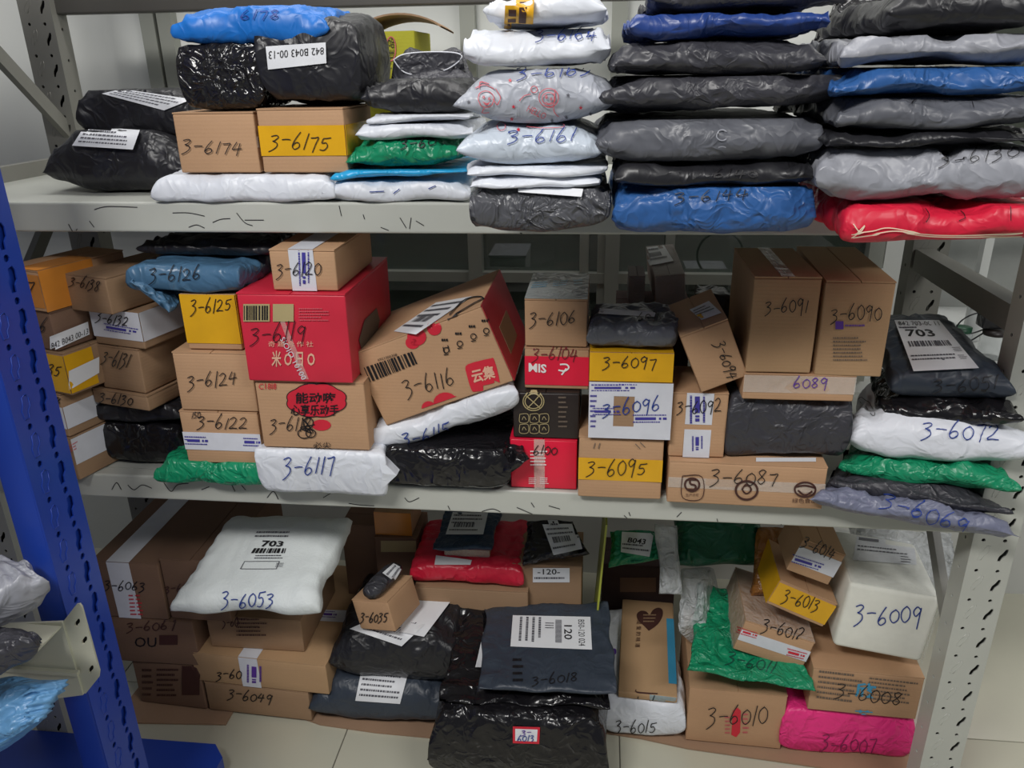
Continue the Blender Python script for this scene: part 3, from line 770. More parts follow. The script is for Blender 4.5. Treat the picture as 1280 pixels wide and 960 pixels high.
# upper decks and cartons added, mostly left of the frame, to block light
zk = at(40, 777, BY - .022).z + .001
for z in (1.02, 1.5, 1.9):
    mkc('light_block_shelf', *bxm(-1.7, xr - xw - .03, -.78, BY - .005, z - .04, z), BLUEP, br)
rq = random.Random(2)
for z, hh_ in ((1.0202, .34), (1.5002, .3), (.0502, .40), (zk, .34)):
    x = -1.62
    while x < xr - xw - .30:
        w_ = min(rq.uniform(.2, .3), xr - xw - .04 - x); dd = .36
        V, F = rbox(Vector((x + w_ / 2, BY - .04 - dd / 2, z + hh_ / 2)), (X, Yv, Z), [w_ / 2 - .004, dd / 2, hh_ / 2 * rq.uniform(.8, 1)], .003)
        zz = min(v.z for v in V); V = [v - Vector((0, 0, zz - z)) for v in V]
        o = mk('light_block_carton', V, F, KR4, None, Vector((x + w_ / 2, BY - .04 - dd / 2, z))); tag(o, 'brown carton added on the blue rack to block light, mostly unseen at the left edge', 'box', 'light-blocking cartons on the blue rack')
        x += w_ + .01
        if zk == z and x > -1.3: break
G0 = 'parcels on the cream beam shelf at the left'
def C4(FLp, FRp, BRp, BLp): return [at(*FLp), at(*FRp), at(*BRp), at(*BLp)]
bag('grey_bag', 'translucent grey plastic bag on the left shelf beside the blue post, tip pointing right', C4((-80, 800, -.45), (60, 728, -.36), (38, 712, -.30), (-80, 700, -.32)), .03, .05, P_LGREY, group=G0, wr=.008)
bag('charcoal_bag', 'small charcoal plastic bag under the grey bag on the left shelf', C4((-60, 860, -.48), (44, 800, -.44), (42, 790, -.38), (-60, 795, -.38)), .018, .03, P_DARK, group=G0, wr=.006)
bag('light_blue_bag', 'light blue crinkled plastic bag hanging at the lower left corner, before the cream beam', C4((-90, 990, -.46), (50, 900, -.44), (84, 848, -.38), (-60, 850, -.38)), .034, .04, P_LB, group=G0, wr=.009)

# ================================================================== top shelf
GT = 'parcels on the top shelf'; GM = 'parcels on the middle shelf'; GB = 'parcels on the bottom level'
o = mailer('black_bag', 'fat black bag with white slip, left end of the top shelf', 43, 232, 164, 243, .22, P_BLACK, z0=ZT, group=GT, a=2.2, b=.6, wr=.004, tip=.32)
shipping(o, [(108, 154), (176, 159), (166, 187), (90, 182)], None, 11, bc=False, nl=5); T1 = o
o = mailer('black_bag', 'flatter black bag with a printed slip lying behind the fat one, top shelf left', 92, 240, 112, 168, .2, P_BLACK, z0=T(T1) - .02, Y=.14, group=GT, a=4, b=.4, wr=.004)
shipping(o, [(152, 111), (240, 124), (205, 138), (127, 117)], None, 12, bc=False, nl=4)
o = W1 = mailer('white_bag', 'flat white bag lying under the two cartons 3-6174 and 3-6175', 188, 415, 219, 254, .22, P_WHITE, z0=ZT, group=GT, a=9, b=.35, tip=.3, wr=.003)
o = carton('cardboard_carton', 'plain small kraft carton reading 3-6174 on the top shelf', 221, 321, 139, 218, .13, KR3, on=W1, dY=.015, group=GT)
C74 = o; write(o, '3-6174', 227, 190, 306, 192, 15)
face_tape(o, 'tape', [('right', 0, 1, .42, .6)], CTAPE)
o = carton('cardboard_carton', 'kraft carton wrapped in yellow tape reading 3-6175', 325, 432, 134, 218, .15, KR3, on=W1, dY=.012, group=GT); C75 = o
face_tape(o, 'tape', [('front', 0, 1, .27, .74), ('right', 0, 1, .27, .74)], YEL)
write(o, '3-6175', 336, 184, 415, 188, 20)
o = SW = bag('wrapped_parcel', 'black parcel bound in shiny stretch film on the carton 3-6174', [Vector(p) for p in (lambda a, b_, y, d, z: ((a, y, z), (b_, y, z), (b_, y + d, z), (a, y + d, z)))(at(220, 100, YY(C74)).x, at(325, 100, YY(C74)).x, YY(C74), .15, T(C74) + .055)], .045, .055, mat_plastic('stretch_wrapped_film', S(30, 29, 31), .16, .8, 26), a=7, b=.3, wr=.004, group=GT)
o = BK = bag('black_parcel', 'black parcel with upside-down routing slip standing on the carton 3-6175', [Vector(p) for p in (lambda a, b_, y, d, z: ((a, y, z), (b_, y, z), (b_, y + d, z), (a, y + d, z)))(at(320, 90, YY(C75)).x, at(452, 90, YY(C75)).x, YY(C75), .19, T(C75) + .07)], .06, .07, P_BLACK, a=8, b=.3, wr=.004, group=GT)
lab = sheet(o, [(332, 58), (407, 53), (408, 79), (335, 87)], PAPER)
if lab: text(o, '842 B043 00-13', [(405, 68), (336, 74), (336, 64), (405, 59)], INK, 'lettering', .0022, .0, lab)
o = mailer('blue_bag', 'bright blue bag with faint pen number lying over the black parcels, top shelf', 207, 410, 6, 56, .16, P_BRIGHT, z0=T(SW) - .010, Y=YY(C74) - .005, group=GT, a=5, b=.4, wr=.006)
write(o, '6178', 300, 24, 352, 24, 11, BLUEINK)
o = W2 = mailer('white_bag', 'white crumpled bag at the bottom beneath the sky blue bag', 402, 588, 228, 254, .2, P_WHITE, z0=ZT, group=GT, a=6, b=.4, wr=.004)
strokes(o, [[(462, 240), (480, 239)], [(492, 242), (500, 236)], [(536, 236), (545, 232)]], BLUEINK, name='handwriting')
o = W3 = mailer('sky_blue_bag', 'thin sky blue bag under the green bag, top shelf', 414, 590, 213, 237, .2, P_CYAN, on=W2, group=GT, a=5, b=.4, wr=.003, skew=.012)
o = W4 = mailer('green_bag', 'green pillow-shaped bag between white bags, top shelf', 430, 573, 176, 222, .18, P_GREEN, on=W3, group=GT, a=2.6, b=.55, wr=.005)
write(o, '3-60', 500, 186, 546, 182, 9)
o = W5 = mailer('white_bag', 'white bag directly on the green bag, top shelf', 448, 590, 155, 177, .18, P_WHITE, on=W4, group=GT, a=6, b=.4, wr=.003)
o = W6 = mailer('thin_white_bag', 'thin white envelope bag under the black bag, top shelf', 457, 584, 143, 157, .17, P_WHITE, on=W5, group=GT, a=6, b=.4, wr=.002)
o = W7 = mailer('black_bag', 'soft black bag below the open-mouthed one, top shelf', 447, 592, 98, 148, .2, P_BLACK, on=W6, group=GT, a=3, b=.5, wr=.004)
yb = .315
o = carton('yellow_carton', 'yellow-green printed carton with a raised flap at the back of the top shelf', 452, 520, 38, 118, .14, mat_kraft('olive_board', S(176, 172, 52)), z0=ZT, Y=yb, group=GT, flaps=None)
a0, a1 = at(455, 36, yb), at(545, 32, yb)
V = []; F = []
for i in range(13):
    t = i / 12; x = a0.x - .01 + (a1.x - a0.x + .02) * t; z = REC[o.name]['top'] + .004 + .022 * math.sin(t * math.pi) ** .7
    V += [Vector((x, yb - .01, z)), Vector((x, yb + .12, z - .006))]
    V += [Vector((x, yb - .01, z + .003)), Vector((x, yb + .12, z - .003))]
for i in range(12):
    k = i * 4; F += [(k, k + 4, k + 5, k + 1), (k + 2, k + 3, k + 7, k + 6), (k, k + 2, k + 6, k + 4), (k + 1, k + 5, k + 7, k + 3)]
mkc('raised_flap', V, F, KR2, o)
strokes(o, [circ(489, 61, 6, 15)], PRED2, 1.6, 'lettering'); text(o, '佳品', [(485, 74), (485, 48), (493, 48), (493, 74)], INK)
text(o, '优选之美', Q(462, 76, 500, 86), INK)
o = bag('open_black_bag', 'black bag with gaping open mouth showing its pale inner rim, top shelf', [at(484, 112, .08), at(604, 112, .08), at(580, 70, .22), at(500, 70, .22)], .02, .012, P_DARK, a=3, b=.5, wr=.004, group=GT)
rim = sm([(492, 75), (505, 68), (535, 65), (568, 66), (577, 72), (560, 86), (530, 94), (505, 90), (492, 75)], 6)
rp = [at(u, v, .10) for u, v in rim]
V, F = tube(rp, .0011, 5); mkc('pale_rim', V, F, WTAPE, o, True)
n_ = len(rp); c1 = sum(rp, Vector()) / n_
V = rp + [p_ + Vector((0, .09, -.004)) + (c1 - p_) * .25 for p_ in rp]; F = [(i, i + 1, n_ + i + 1, n_ + i) for i in range(n_ - 1)]
mkc('open_mouth', V, F, P_DARK, o, True)
V = rp + [p_ + Vector((.0, .0, -.03)) + (p_ - c1) * .12 for p_ in rp]; F = [(i, i + 1, n_ + i + 1, n_ + i) for i in range(n_ - 1)]
mkc('mouth_collar', V, F, P_DARK, o, True)

# third pile
o = A1 = mailer('graphite_bag', 'crinkled graphite bag at the foot of the pile with 3-6161', 581, 764, 236, 293, .24, P_MET, z0=ZT, group=GT, a=7, b=.35, wr=.006, tip=.55)
sheet(o, [(647, 232), (729, 236), (727, 246), (648, 240)], PAPER, 'label')
o = A2_ = mailer('white_bag', 'thin white envelope bag lying on the graphite bag', 588, 748, 222, 237, .2, P_WHITE, on=A1, group=GT, a=8, b=.35, wr=.002)
o = A3 = mailer('white_bag', 'topmost of the two thin white envelopes, just below 3-6161', 580, 762, 214, 225, .2, P_WHITE, on=A2_, group=GT, a=8, b=.35, wr=.0015)
o = A4 = mailer('pale_blue_bag', 'puffy pale blue bag with red star and number 3-6161', 569, 758, 156, 219, .22, P_WB, on=A3, group=GT, a=2.4, b=.62, wr=.002)
write(o, '3-6161', 633, 178, 722, 176, 14, BLUEINK, 1.8)
def star(cx, cy, r_): return [(cx + (r_ if i % 2 == 0 else r_ * .42) * math.cos(math.radians(-90 + 36 * i)), cy + (r_ if i % 2 == 0 else r_ * .42) * math.sin(math.radians(-90 + 36 * i))) for i in range(10)]
blob(o, star(648, 163, 3), PRED, 'star')
strokes(o, [[(661, 157), (661, 161), (703, 161), (703, 157)], circ(627, 160, 5)], PRED2, 1, 'drawing')
o = A5 = mailer('printed_grey_bag', 'puffy grey bag printed with pink doodles and stars, number 3-6163', 570, 772, 86, 157, .22, mat_plastic('printed_grey', S(172, 176, 186), .36, .3, 22, .03), on=A4, group=GT, a=2.4, b=.62, wr=.003)
write(o, '3-6163', 645, 100, 743, 92, 12, BLUEINK, 1.8)
for k, (cx, cy) in enumerate(((638, 101), (578, 116), (586, 128), (642, 133), (710, 119), (706, 92), (726, 134), (708, 146), (738, 142), (640, 148), (756, 90), (690, 150))):
    blob(o, star(cx, cy, 2.8), PRED if k % 3 == 0 else PRINT, 'star')
strokes(o, [circ(608, 124, 10, 9), circ(605, 122, 1, 1.4, 6), circ(612, 124, 1, 1.4, 6), [(604, 128), (609, 130), (613, 128)], [(600, 112), (602, 104), (612, 106)], [(620, 112), (626, 122), (622, 130), (616, 124)], [(595, 112), (606, 107), (618, 112)], [(606, 134), (603, 139), (612, 139)],
            circ(686, 122, 12, 11), circ(686, 123, 8, 7), circ(683, 121, 1, 1.4, 6), circ(689, 123, 1, 1.4, 6), [(682, 127), (686, 129), (690, 127)], circ(668, 112, 4), [(664, 118), (656, 120), (650, 126)], [(694, 112), (692, 136), (698, 144)]], PRED2, 1.3, 'drawing')
text(o, 'HELLO', [(662, 131), (684, 141), (680, 148), (658, 138)], PRED2)
o = A6 = mailer('white_bag', 'crumpled white bag with a half-hidden 3-6164 below the yellow-banded one', 580, 762, 32, 88, .22, P_WHITE, on=A5, group=GT, a=5, b=.42, wr=.007)
write(o, '3-6164', 668, 52, 748, 50, 12, BLUEINK)
o = A7 = mailer('white_bag', 'white bag with a yellow warning band, top of its pile', 604, 760, -8, 38, .2, P_WHITE, on=A6, group=GT, a=3, b=.5, wr=.004)
b_ = sheet(o, [(632, -8), (668, -8), (666, 38), (630, 36)], mat_plain('yellow_print', S(226, 172, 34), .4), 'warning_band')
printed(o, bil and [(632, -8), (668, -8), (666, 38), (630, 36)], [(.12, .2, .4, .38), (.12, .45, .4, .63), (.12, .7, .4, .9), (.5, .1, .75, .95)], PBROWN, 'print', .002, b_)
# fourth pile
o = D1 = mailer('blue_bag', 'crumpled royal blue bag at the foot of the dark pile, top shelf', 764, 1025, 235, 299, .3, P_BLUE, z0=ZT, group=GT, a=7, b=.35, wr=.007)
write(o, '3-6144', 842, 254, 938, 248, 12, INK)
o = D2 = mailer('black_bag', 'thin black bag on the royal blue one, top shelf', 764, 1024, 205, 242, .28, P_BLACK, on=D1, group=GT, a=5, b=.4, wr=.005)
write(o, '6140', 890, 222, 950, 222, 11, INK)
o = D3 = mailer('grey_bag', 'thick smooth dark grey bag, third from the bottom of the dark pile', 742, 1038, 150, 210, .28, P_GREY, on=D2, group=GT, a=5, b=.45, wr=.004)
strokes(o, [circ(902, 170, 7, 6, 12, 40, 320), circ(902, 184, 5, 2, 8, 200, 340)], P_LGREY, 1.6, 'drawing')
sheet(o, [(890, 205), (970, 196), (970, 207), (905, 209)], PAPER, 'label')
o = D4 = mailer('charcoal_bag', 'wrinkled charcoal bag with pointed ends in the middle of the dark pile', 752, 1066, 95, 158, .3, P_DARK, on=D3, group=GT, a=5, b=.45, wr=.006, skew=.01)
o = D5 = mailer('charcoal_bag', 'charcoal bag with a flat folded top below the dark blue bag', 760, 1036, 50, 103, .28, P_DARK, on=D4, group=GT, a=4, b=.5, wr=.004)
o = D6 = mailer('navy_bag', 'shiny dark blue bag near the top of the dark pile', 783, 1040, 14, 56, .27, P_NAVY, on=D5, group=GT, a=6, b=.4, wr=.005)
o = D7 = mailer('dark_bag', 'topmost dark grey bag of the dark pile, cut by the picture edge', 806, 1052, -22, 17, .26, P_DARK, on=D6, group=GT, a=6, b=.4, wr=.005)
# fifth pile
o = E1 = mailer('red_bag', 'crimson woven bag with pale drawstring seam at the foot of the right pile', 1054, 1325, 258, 308, .3, P_RED, z0=ZT, group=GT, a=9, b=.35, wr=.004)
strokes(o, [[(1064, 292), (1090, 289), (1110, 285), (1150, 291), (1200, 293), (1278, 290)], [(1066, 296), (1095, 292), (1120, 289), (1160, 294), (1210, 295), (1278, 293)], [(1066, 280), (1074, 290), (1080, 282), (1070, 292), (1064, 296)]], mat_plain('drawstring', S(226, 206, 180), .7), 1.6, 'drawstring')
strokes(o, [[(1155, 262), (1160, 270), (1156, 278)], [(1200, 266), (1206, 272), (1198, 276)], [(1262, 260), (1262, 276)]], INK, 1.3, 'handwriting')
o = E2 = mailer('grey_bag', 'big crumpled light grey bag resting on the crimson bag', 1022, 1325, 188, 268, .3, P_LGREY, on=E1, group=GT, a=6, b=.42, wr=.010)
write(o, '3-6130', 1172, 208, 1276, 196, 14, INK)
o = E3 = mailer('black_bag', 'thin black bag on the big light grey bag', 1030, 1325, 165, 205, .3, P_BLACK, on=E2, group=GT, a=5, b=.4, wr=.005)
o = E4 = mailer('grey_bag', 'grey bag with dark underside below the blue bag, right pile', 1040, 1325, 122, 168, .3, P_GREY, on=E3, group=GT, a=6, b=.4, wr=.005)
strokes(o, [[(1138, 130), (1144, 126)], [(1178, 127), (1184, 128)], [(1214, 128), (1216, 136)]], INK, 1.4, 'handwriting')
o = E5 = mailer('blue_bag', 'long royal blue bag in the right pile, top shelf', 1044, 1325, 84, 130, .3, P_BLUE, on=E4, group=GT, a=5, b=.42, wr=.006)
o = E6 = mailer('grey_bag', 'light grey bag with black crumpled end above the long blue bag', 1052, 1325, 42, 97, .3, P_LGREY, on=E5, group=GT, a=5, b=.42, wr=.006)
o = bag('glossy_black_bag', 'glossy black gathered bag between the dark pile and the right pile', C4((1004, 78, .02), (1072, 72, .02), (1085, 44, .12), (1020, 45, .12)), .028, .03, P_GLOSS, a=3, b=.5, wr=.008, group=GT)
o = E7 = mailer('black_bag', 'large black bag on the very top of the right pile', 1108, 1325, -12, 58, .3, P_BLACK, on=E6, group=GT, a=5, b=.42, wr=.006)
o = bag('glossy_black_bag', 'knotted glossy black bag beside the large black one at the top edge', C4((1036, 34, .0), (1122, 30, .0), (1120, -10, .12), (1040, -10, .12)), .03, .02, P_GLOSS, a=3, b=.5, wr=.01, group=GT)

# ================================================================== middle shelf
def PB(u0, u1, v, Y, D, z, dz=0):     # four seam corners of a bag from its front edge line
    a, b_ = at(u0, v, Y), at(u1, v, Y); return [Vector((a.x, Y, z)), Vector((b_.x, Y, z)), Vector((b_.x, Y + D, z + dz)), Vector((a.x, Y + D, z + dz))]
# far left pile, partly behind the blue post
YAW = -.3
o = L5 = carton('cardboard_carton', 'kraft carton with a white courier strip, foot of the pile behind the blue post', 62, 92, 541, 594, .10, KR2, z0=ZM, yaw=YAW, group=GM)
face_tape(o, 'tape', [('right', 0, .8, .38, .98)], WTAPE)
printed(o, [(84, 556), (97, 548), (98, 562), (85, 570)], lines(.05, .1, .95, .9, 3, random.Random(3)), PRED2)
o = L4 = carton('cardboard_carton', 'kraft carton with white tape, second from the bottom behind the blue post', 50, 79, 487, 541, .12, KR2, on=L5, yaw=YAW, group=GM)
face_tape(o, 'tape', [('front', 0, 1, .2, .7), ('right', 0, 1, .2, .7)], WTAPE); printed(o, [(58, 512), (76, 516), (76, 528), (58, 524)], [(.0, .1, .9, .5)] + lines(0, .6, 1, 1, 1, rnd), PBLUE)
write(o, '4', 68, 507, 77, 508, 12)
o = L3 = carton('cardboard_carton', 'kraft carton under yellow tape reading 35 behind the blue post', 38, 82, 434, 487, .11, KR2, on=L4, yaw=YAW, group=GM)
face_tape(o, 'tape', [('front', 0, 1, .06, .94), ('right', 0, .5, .06, .94)], YEL); write(o, '35', 59, 468, 77, 471, 13)
sheet(o, [(86, 464), (124, 446), (124, 466), (86, 488)], PAPER, 'label')
o = L2 = carton('cardboard_carton', 'brown carton with a routing slip on its side, upper left pile', 30, 66, 385, 434, .15, KR4, on=L3, yaw=YAW, group=GM)
write(o, '6', 49, 414, 59, 416, 16)
lb = sheet(o, [(62, 421), (110, 402), (112, 418), (63, 440)], PAPER, 'label')
if lb: text(o, '842 B043 00-13', [(64, 429), (110, 410), (110, 417), (65, 437)], INK, 'lettering', .002, 0, lb)
o = L1 = carton('cardboard_carton', 'carton wrapped in orange tape on top of the leftmost pile', 6, 51, 333, 385, .17, KR3, on=L2, yaw=YAW, group=GM)
face_tape(o, 'tape', [('front', 0, 1, .1, .9), ('right', 0, .6, 0, 1), ('top', .45, 1, 0, .6)], ORG); write(o, '7', 32, 366, 44, 368, 16)
# second pile
o = N6 = mailer('black_bag', 'crumpled glossy black bag at the foot of the pile with 3-6131', 104, 232, 532, 590, .2, P_GLOSS, z0=ZM, Y=.03, group=GM, a=5, b=.4, wr=.008)
o = N5 = mailer('black_bag', 'flat black bag between the glossy black bag and carton 3-6130', 104, 228, 506, 536, .2, P_BLACK, on=N6, group=GM, a=6, b=.4, wr=.004)
o = N4 = carton('cardboard_carton', 'low kraft carton reading 3-6130', 118, 184, 485, 513, .15, KR2, on=N5, yaw=-.25, group=GM); write(o, '3-6130', 124, 502, 168, 506, 11)
o = N3 = carton('cardboard_carton', 'brown carton with raised tape edge reading 3-6131', 124, 176, 430, 485, .17, KR2, on=N4, yaw=-.25, group=GM); write(o, '3-6131', 127, 453, 163, 460, 17)
o = N2 = carton('cardboard_carton', 'carton banded with white and violet courier tape reading 3-6132', 116, 176, 384, 430, .19, KR2, on=N3, yaw=-.25, group=GM)
face_tape(o, 'tape', [('front', 0, 1, .22, 1), ('right', 0, 1, .22, 1)], WTAPE)
write(o, '3-6132', 120, 401, 162, 408, 12); inkband(o, [(130, 402), (176, 410), (176, 421), (130, 414)], PBLUE, 4)
o = N1 = carton('cardboard_carton', 'kraft carton reading 3-6138 set on the pile behind the blue bag', 84, 134, 341, 384, .17, KR2, z0=T(N2), Y=YY(N2) - .02, yaw=-.3, group=GM); write(o, '3-6138', 87, 356, 126, 364, 12)
# pile with 3-6124
o = G1 = mailer('green_bag', 'flat green bag lying under carton 3-6122 on the middle shelf', 192, 336, 580, 611, .22, P_GREEN, z0=ZM, group=GM, a=5, b=.42, wr=.006, tip=.4)
o = G2 = carton('cardboard_carton', 'kraft carton with a white and violet courier band reading 3-6122', 230, 326, 514, 583, .2, KR3, z0=T(G1) - .006, Y=YY(G1) + .012, group=GM)
face_tape(o, 'tape', [('front', 0, 1, .26, .60)], WTAPE); inkband(o, [(228, 543), (264, 544), (264, 558), (228, 557)], PBLUE, 5); inkband(o, [(304, 545), (328, 546), (328, 560), (304, 559)], PBLUE, 6)
write(o, '3-6122', 246, 534, 312, 535, 15); write(o, '150', 240, 522, 252, 522, 7, wpx=1.2)
o = G3 = carton('cardboard_carton', 'kraft carton with rounded edges reading 3-6124', 221, 317, 440, 512, .2, KR3, on=G2, group=GM); write(o, '3-6124', 234, 485, 300, 478, 17)
o = G4 = carton('cardboard_carton', 'small carton covered in shiny yellow tape reading 3-6125', 229, 297, 367, 425, .17, KR3, on=G3, dY=.01, group=GM)
face_tape(o, 'tape', [('front', 0, 1, .12, 1), ('right', 0, 1, .12, 1)], YEL); write(o, '3-6125', 238, 391, 292, 388, 16)
o = G5 = bag('steel_blue_bag', 'steel blue folded bag reading 3-6126 bridging the yellow carton and the pile left of it', PB(157, 303, 343, YY(G4) - .012, .22, T(G4) + .024), .024, .0235, P_STEEL, a=10, b=.28, at_=12, wr=.003, group=GM); write(o, '3-6126', 186, 352, 254, 348, 15)
o = bag('steel_blue_flap', 'loose crumpled end of blue film hanging below the folded bag 3-6126', [at(160, 350, YY(G4) - .02), at(214, 392, YY(G4) - .02), at(228, 368, YY(G4) + .05), at(170, 340, YY(G4) + .05)], .010, .010, P_STEEL, a=4, b=.5, wr=.006, group=GM)
o['category'] = 'parcel bag'
o = bag('black_bag', 'black bag folded on top of the steel blue bag 3-6126', PB(168, 342, 320, YY(G4) + .05, .2, T(G4) + .062), .012, .018, P_BLACK, a=4, b=.5, wr=.004, group=GM)
# red carton pile
o = H1 = mailer('white_bag', 'square-cornered white bag reading 3-6117 at the front of the middle shelf', 324, 482, 564, 619, .2, P_WHITE, z0=ZM, group=GM, a=14, b=.2, at_=16, wr=.0012, tip=.8); write(o, '3-6117', 353, 594, 422, 590, 22, BLUEINK, 2)
A = at(474, 590, YY(H1)); V = [A + Vector((0, 0, .028)), A + Vector((.03, 0, -.005)), A + Vector((0, .0, -.035)), A + Vector((-.006, .06, .028)), A + Vector((.03, .05, -.006)), A + Vector((-.006, .06, -.035)), A + Vector((.006, -.004, .0))]
mkc('folded_flap', V, [(0, 6, 1), (6, 2, 1), (0, 1, 4, 3), (1, 2, 5, 4), (3, 4, 5), (0, 3, 5, 2, 6)], P_WHITE, o)
o = H2 = carton('cardboard_carton', 'peach carton with a red cloud emblem and large characters reading 3-6118', 324, 458, 476, 560, .22, KR3, on=H1, dY=.005, group=GM)
cl = []
for i in range(60):
    a = math.tau * i / 60; k = 1 + .07 * abs(math.sin(4 * a)); cl.append((396 + 36 * k * math.cos(a), 500 + 20 * k * math.sin(a)))
bl_ = blob(o, cl, PRED, 'emblem'); strokes(o, [cl + [cl[0]]], INK, 1.2, 'outline', .0018)
text(o, '能动嗨', Q(370, 490, 420, 504), INK, 'lettering', .0022, .02); text(o, '心享乐动手', Q(364, 505, 424, 519), INK, 'lettering', .0022, .02)
text(o, 'C18I8', Q(324, 479, 346, 486), PRED, 'lettering'); blob(o, circ(402, 531, 12, 7), PRED, 'emblem')
write(o, '3-6118', 337, 539, 392, 536, 17); strokes(o, [circ(386, 528, 6, 7), circ(381, 541, 8, 6), [(378, 522), (392, 540), (376, 534), (394, 530)], circ(389, 541, 6, 5)], INK, 1.6, 'handwriting'); 
text(o, '必尖', Q(392, 552, 414, 560), INK)
o = H3 = carton('red_carton', 'big red carton with a bar code and pale lettering reading 3-6119', 303, 436, 366, 475, .26, REDB, on=H2, dY=-.008, group=GM)
rr = random.Random(8)
c_ = sheet(o, Q(304, 380, 337, 402), PGOLD, 'bar_code'); printed(o, Q(305, 382, 336, 400), bars(0, 0, 1, 1, 16, rr), INK, 'print', .002, c_)
c_ = sheet(o, Q(341, 380, 367, 402), PGOLD, 'square_code')
for k in range(6): pass
printed(o, Q(374, 384, 412, 402), lines(0, 0, 1, 1, 5, rr), PRED2)
text(o, '米 O 日 O', Q(340, 438, 394, 458), PPALE, 'lettering', .0016, .02)
text(o, '奇 趣 合 作 社', Q(336, 426, 392, 433), PPALE)
write(o, '3-6119', 312, 428, 386, 424, 22)
st_ = sheet(o, [(350, 402), (356, 402), (386, 474), (378, 474)], CTAPE, 'clear_tape'); text(o, 'SIOIO 10100', [(356, 420), (384, 472), (378, 475), (350, 423)], WTAPE)
blob(o, [(455, 400), (470, 385), (474, 400), (468, 430), (452, 440), (448, 425)], GREYPR, 'worn_print')
o = H4 = carton('cardboard_carton', 'kraft carton with a white courier strip down its front reading 3-6120, on the red carton', 339, 420, 311, 363, .2, KR3, z0=T(H3), Y=YY(H3) + .012, group=GM)
face_tape(o, 'tape', [('front', .30, .68, 0, 1), ('top', .30, .68, 0, 1)], WTAPE)
inkband(o, [(389, 312), (389, 360), (372, 358), (370, 312)], PBLUE, 9); write(o, '3-6120', 345, 345, 404, 342, 16)
# tilted printed carton
YQ = .0
o = Q0 = mailer('black_bag', 'lumpy glossy black bag under the white bag 3-6115 on the middle shelf', 482, 640, 562, 619, .2, P_GLOSS, z0=ZM, group=GM, a=8, b=.3, at_=12, wr=.005, skew=.012)
REC[o.name]['top'] += .01
V, F = bagmesh([at(622, 598, -.012), at(662, 575, -.03), at(650, 545, .03), at(620, 548, .05)], .012, .012, a=3, b=.5, wr=.006, seed=4, nx=20, ny=14)
mkc('crumpled_end', V, F, P_GLOSS, o, True)
o = Q1 = bag('white_bag', 'white bag reading 3-6115 wedged under the tilted printed carton', [at(460, 550, -.010), at(646, 490, -.010), at(650, 470, .22), at(470, 520, .22)], .020, .034, P_WHITE, a=7, b=.35, at_=9, wr=.004, group=GM)
write(o, '3-6115', 503, 556, 566, 542, 15, BLUEINK, 2)
o = Q2 = cartonQ('printed_carton', 'tilted carton with a bar code, red flower prints and square red emblem reading 3-6116', (483, 532), (642, 476), (440, 443), -.006, .24, KR3, group=GM)
R = REC[o.name]; face_tape(o, 'side_print', [('right', 0, 1, .0, 1)], REDB)
c_ = mkc('worn_picture', *slab(R['P0'] + R['wx'] * (R['W'] + .0018) + R['dy'] * .05 + R['hz'] * .03, R['dy'] * .1, R['hz'] * .05, R['wx'], .0006), KR2, o)
rr = random.Random(21)
printed(o, [(455, 459), (515, 439), (522, 454), (463, 477)], bars(0, 0, 1, 1, 30, rr), INK, 'bar_code'); text(o, '6921000308', [(472, 448), (496, 441), (497, 444), (473, 451)], INK)
for cx, cy, r1, r2 in ((521, 421, 12, 11), (543, 410, 9, 9), (516, 428, 9, 8)): blob(o, [(x, max(y, 400)) for x, y in circ(cx, cy, r1, r2, 16)], PRED, 'flower_print')
for cx, cy, r1, r2 in ((536, 510, 9, 9), (557, 503, 15, 13), (579, 503, 8, 7)): blob(o, [(x, min(y, 526 - (x - 483) * .35 - 0)) for x, y in circ(cx, cy, r1, r2, 18)], PRED, 'flower_print')
sq = [(582, 462), (585, 455), (612, 448), (618, 450), (625, 478), (622, 484), (596, 489), (589, 486)]
blob(o, sm(sq + [sq[0]], 3)[:-1], PRED, 'emblem'); text(o, '云集', [(588, 462), (617, 455), (620, 472), (592, 479)], PPALE, 'lettering', .0022, .03)
write(o, '3-6116', 508, 497, 570, 478, 20, slant=-.05)
for (cx, cy) in ((558, 437), (575, 429), (592, 420), (608, 413)):
    strokes(o, [circ(cx, cy, 3.4), [(cx - 3, cy + 6), (cx + 3, cy + 5)]], INK, 1.4, 'handling_mark'); printed(o, Q(cx - 6, cy - 14, cx + 2, cy - 11), [(0, 0, .3, 1), (.35, 0, .6, 1), (.7, 0, 1, 1)], INK)
strokes(o, [[(554, 433), (556, 441)], [(560, 431), (562, 439)]], INK, 1.6, 'handling_mark')
shipping(o, [(545, 378), (590, 370), (520, 418), (492, 414)], None, 31, nl=5)
strokes(o, [[(562, 395), (580, 377), (596, 372), (604, 374), (590, 382), (560, 400)]], INK, 1.6, 'print')
# narrow piles in the middle
o = J1 = carton('red_carton', 'bright red small carton with tiny white print reading 6100', 638, 721, 548, 612, .2, REDB2, z0=ZM, group=GM)
printed(o, Q(663, 562, 684, 600), lines(0, 0, 1, .55, 5, rr) , PWHITE); printed(o, Q(661, 596, 672, 605), code2d(0, 0, 1, 1, 6, rr), PWHITE); printed(o, Q(675, 596, 686, 605), code2d(0, 0, 1, 1, 6, rr), PWHITE)
write(o, '6100', 666, 567, 698, 567, 10); face_tape(o, 'clear_tape', [('front', .36, .52, 0, 1)], CTAPE)
o = J2 = carton('black_carton', 'black carton with round crossed emblem and handling symbols', 641, 724, 489, 546, .2, BLKB, on=J1, group=GM)
strokes(o, [circ(667, 501, 13, 11.5, 20), circ(667, 501, 10.5, 9, 20), [(658, 494), (667, 502), (675, 509)], [(675, 493), (667, 502), (659, 510)]], PGOLD, 1.5, 'emblem')
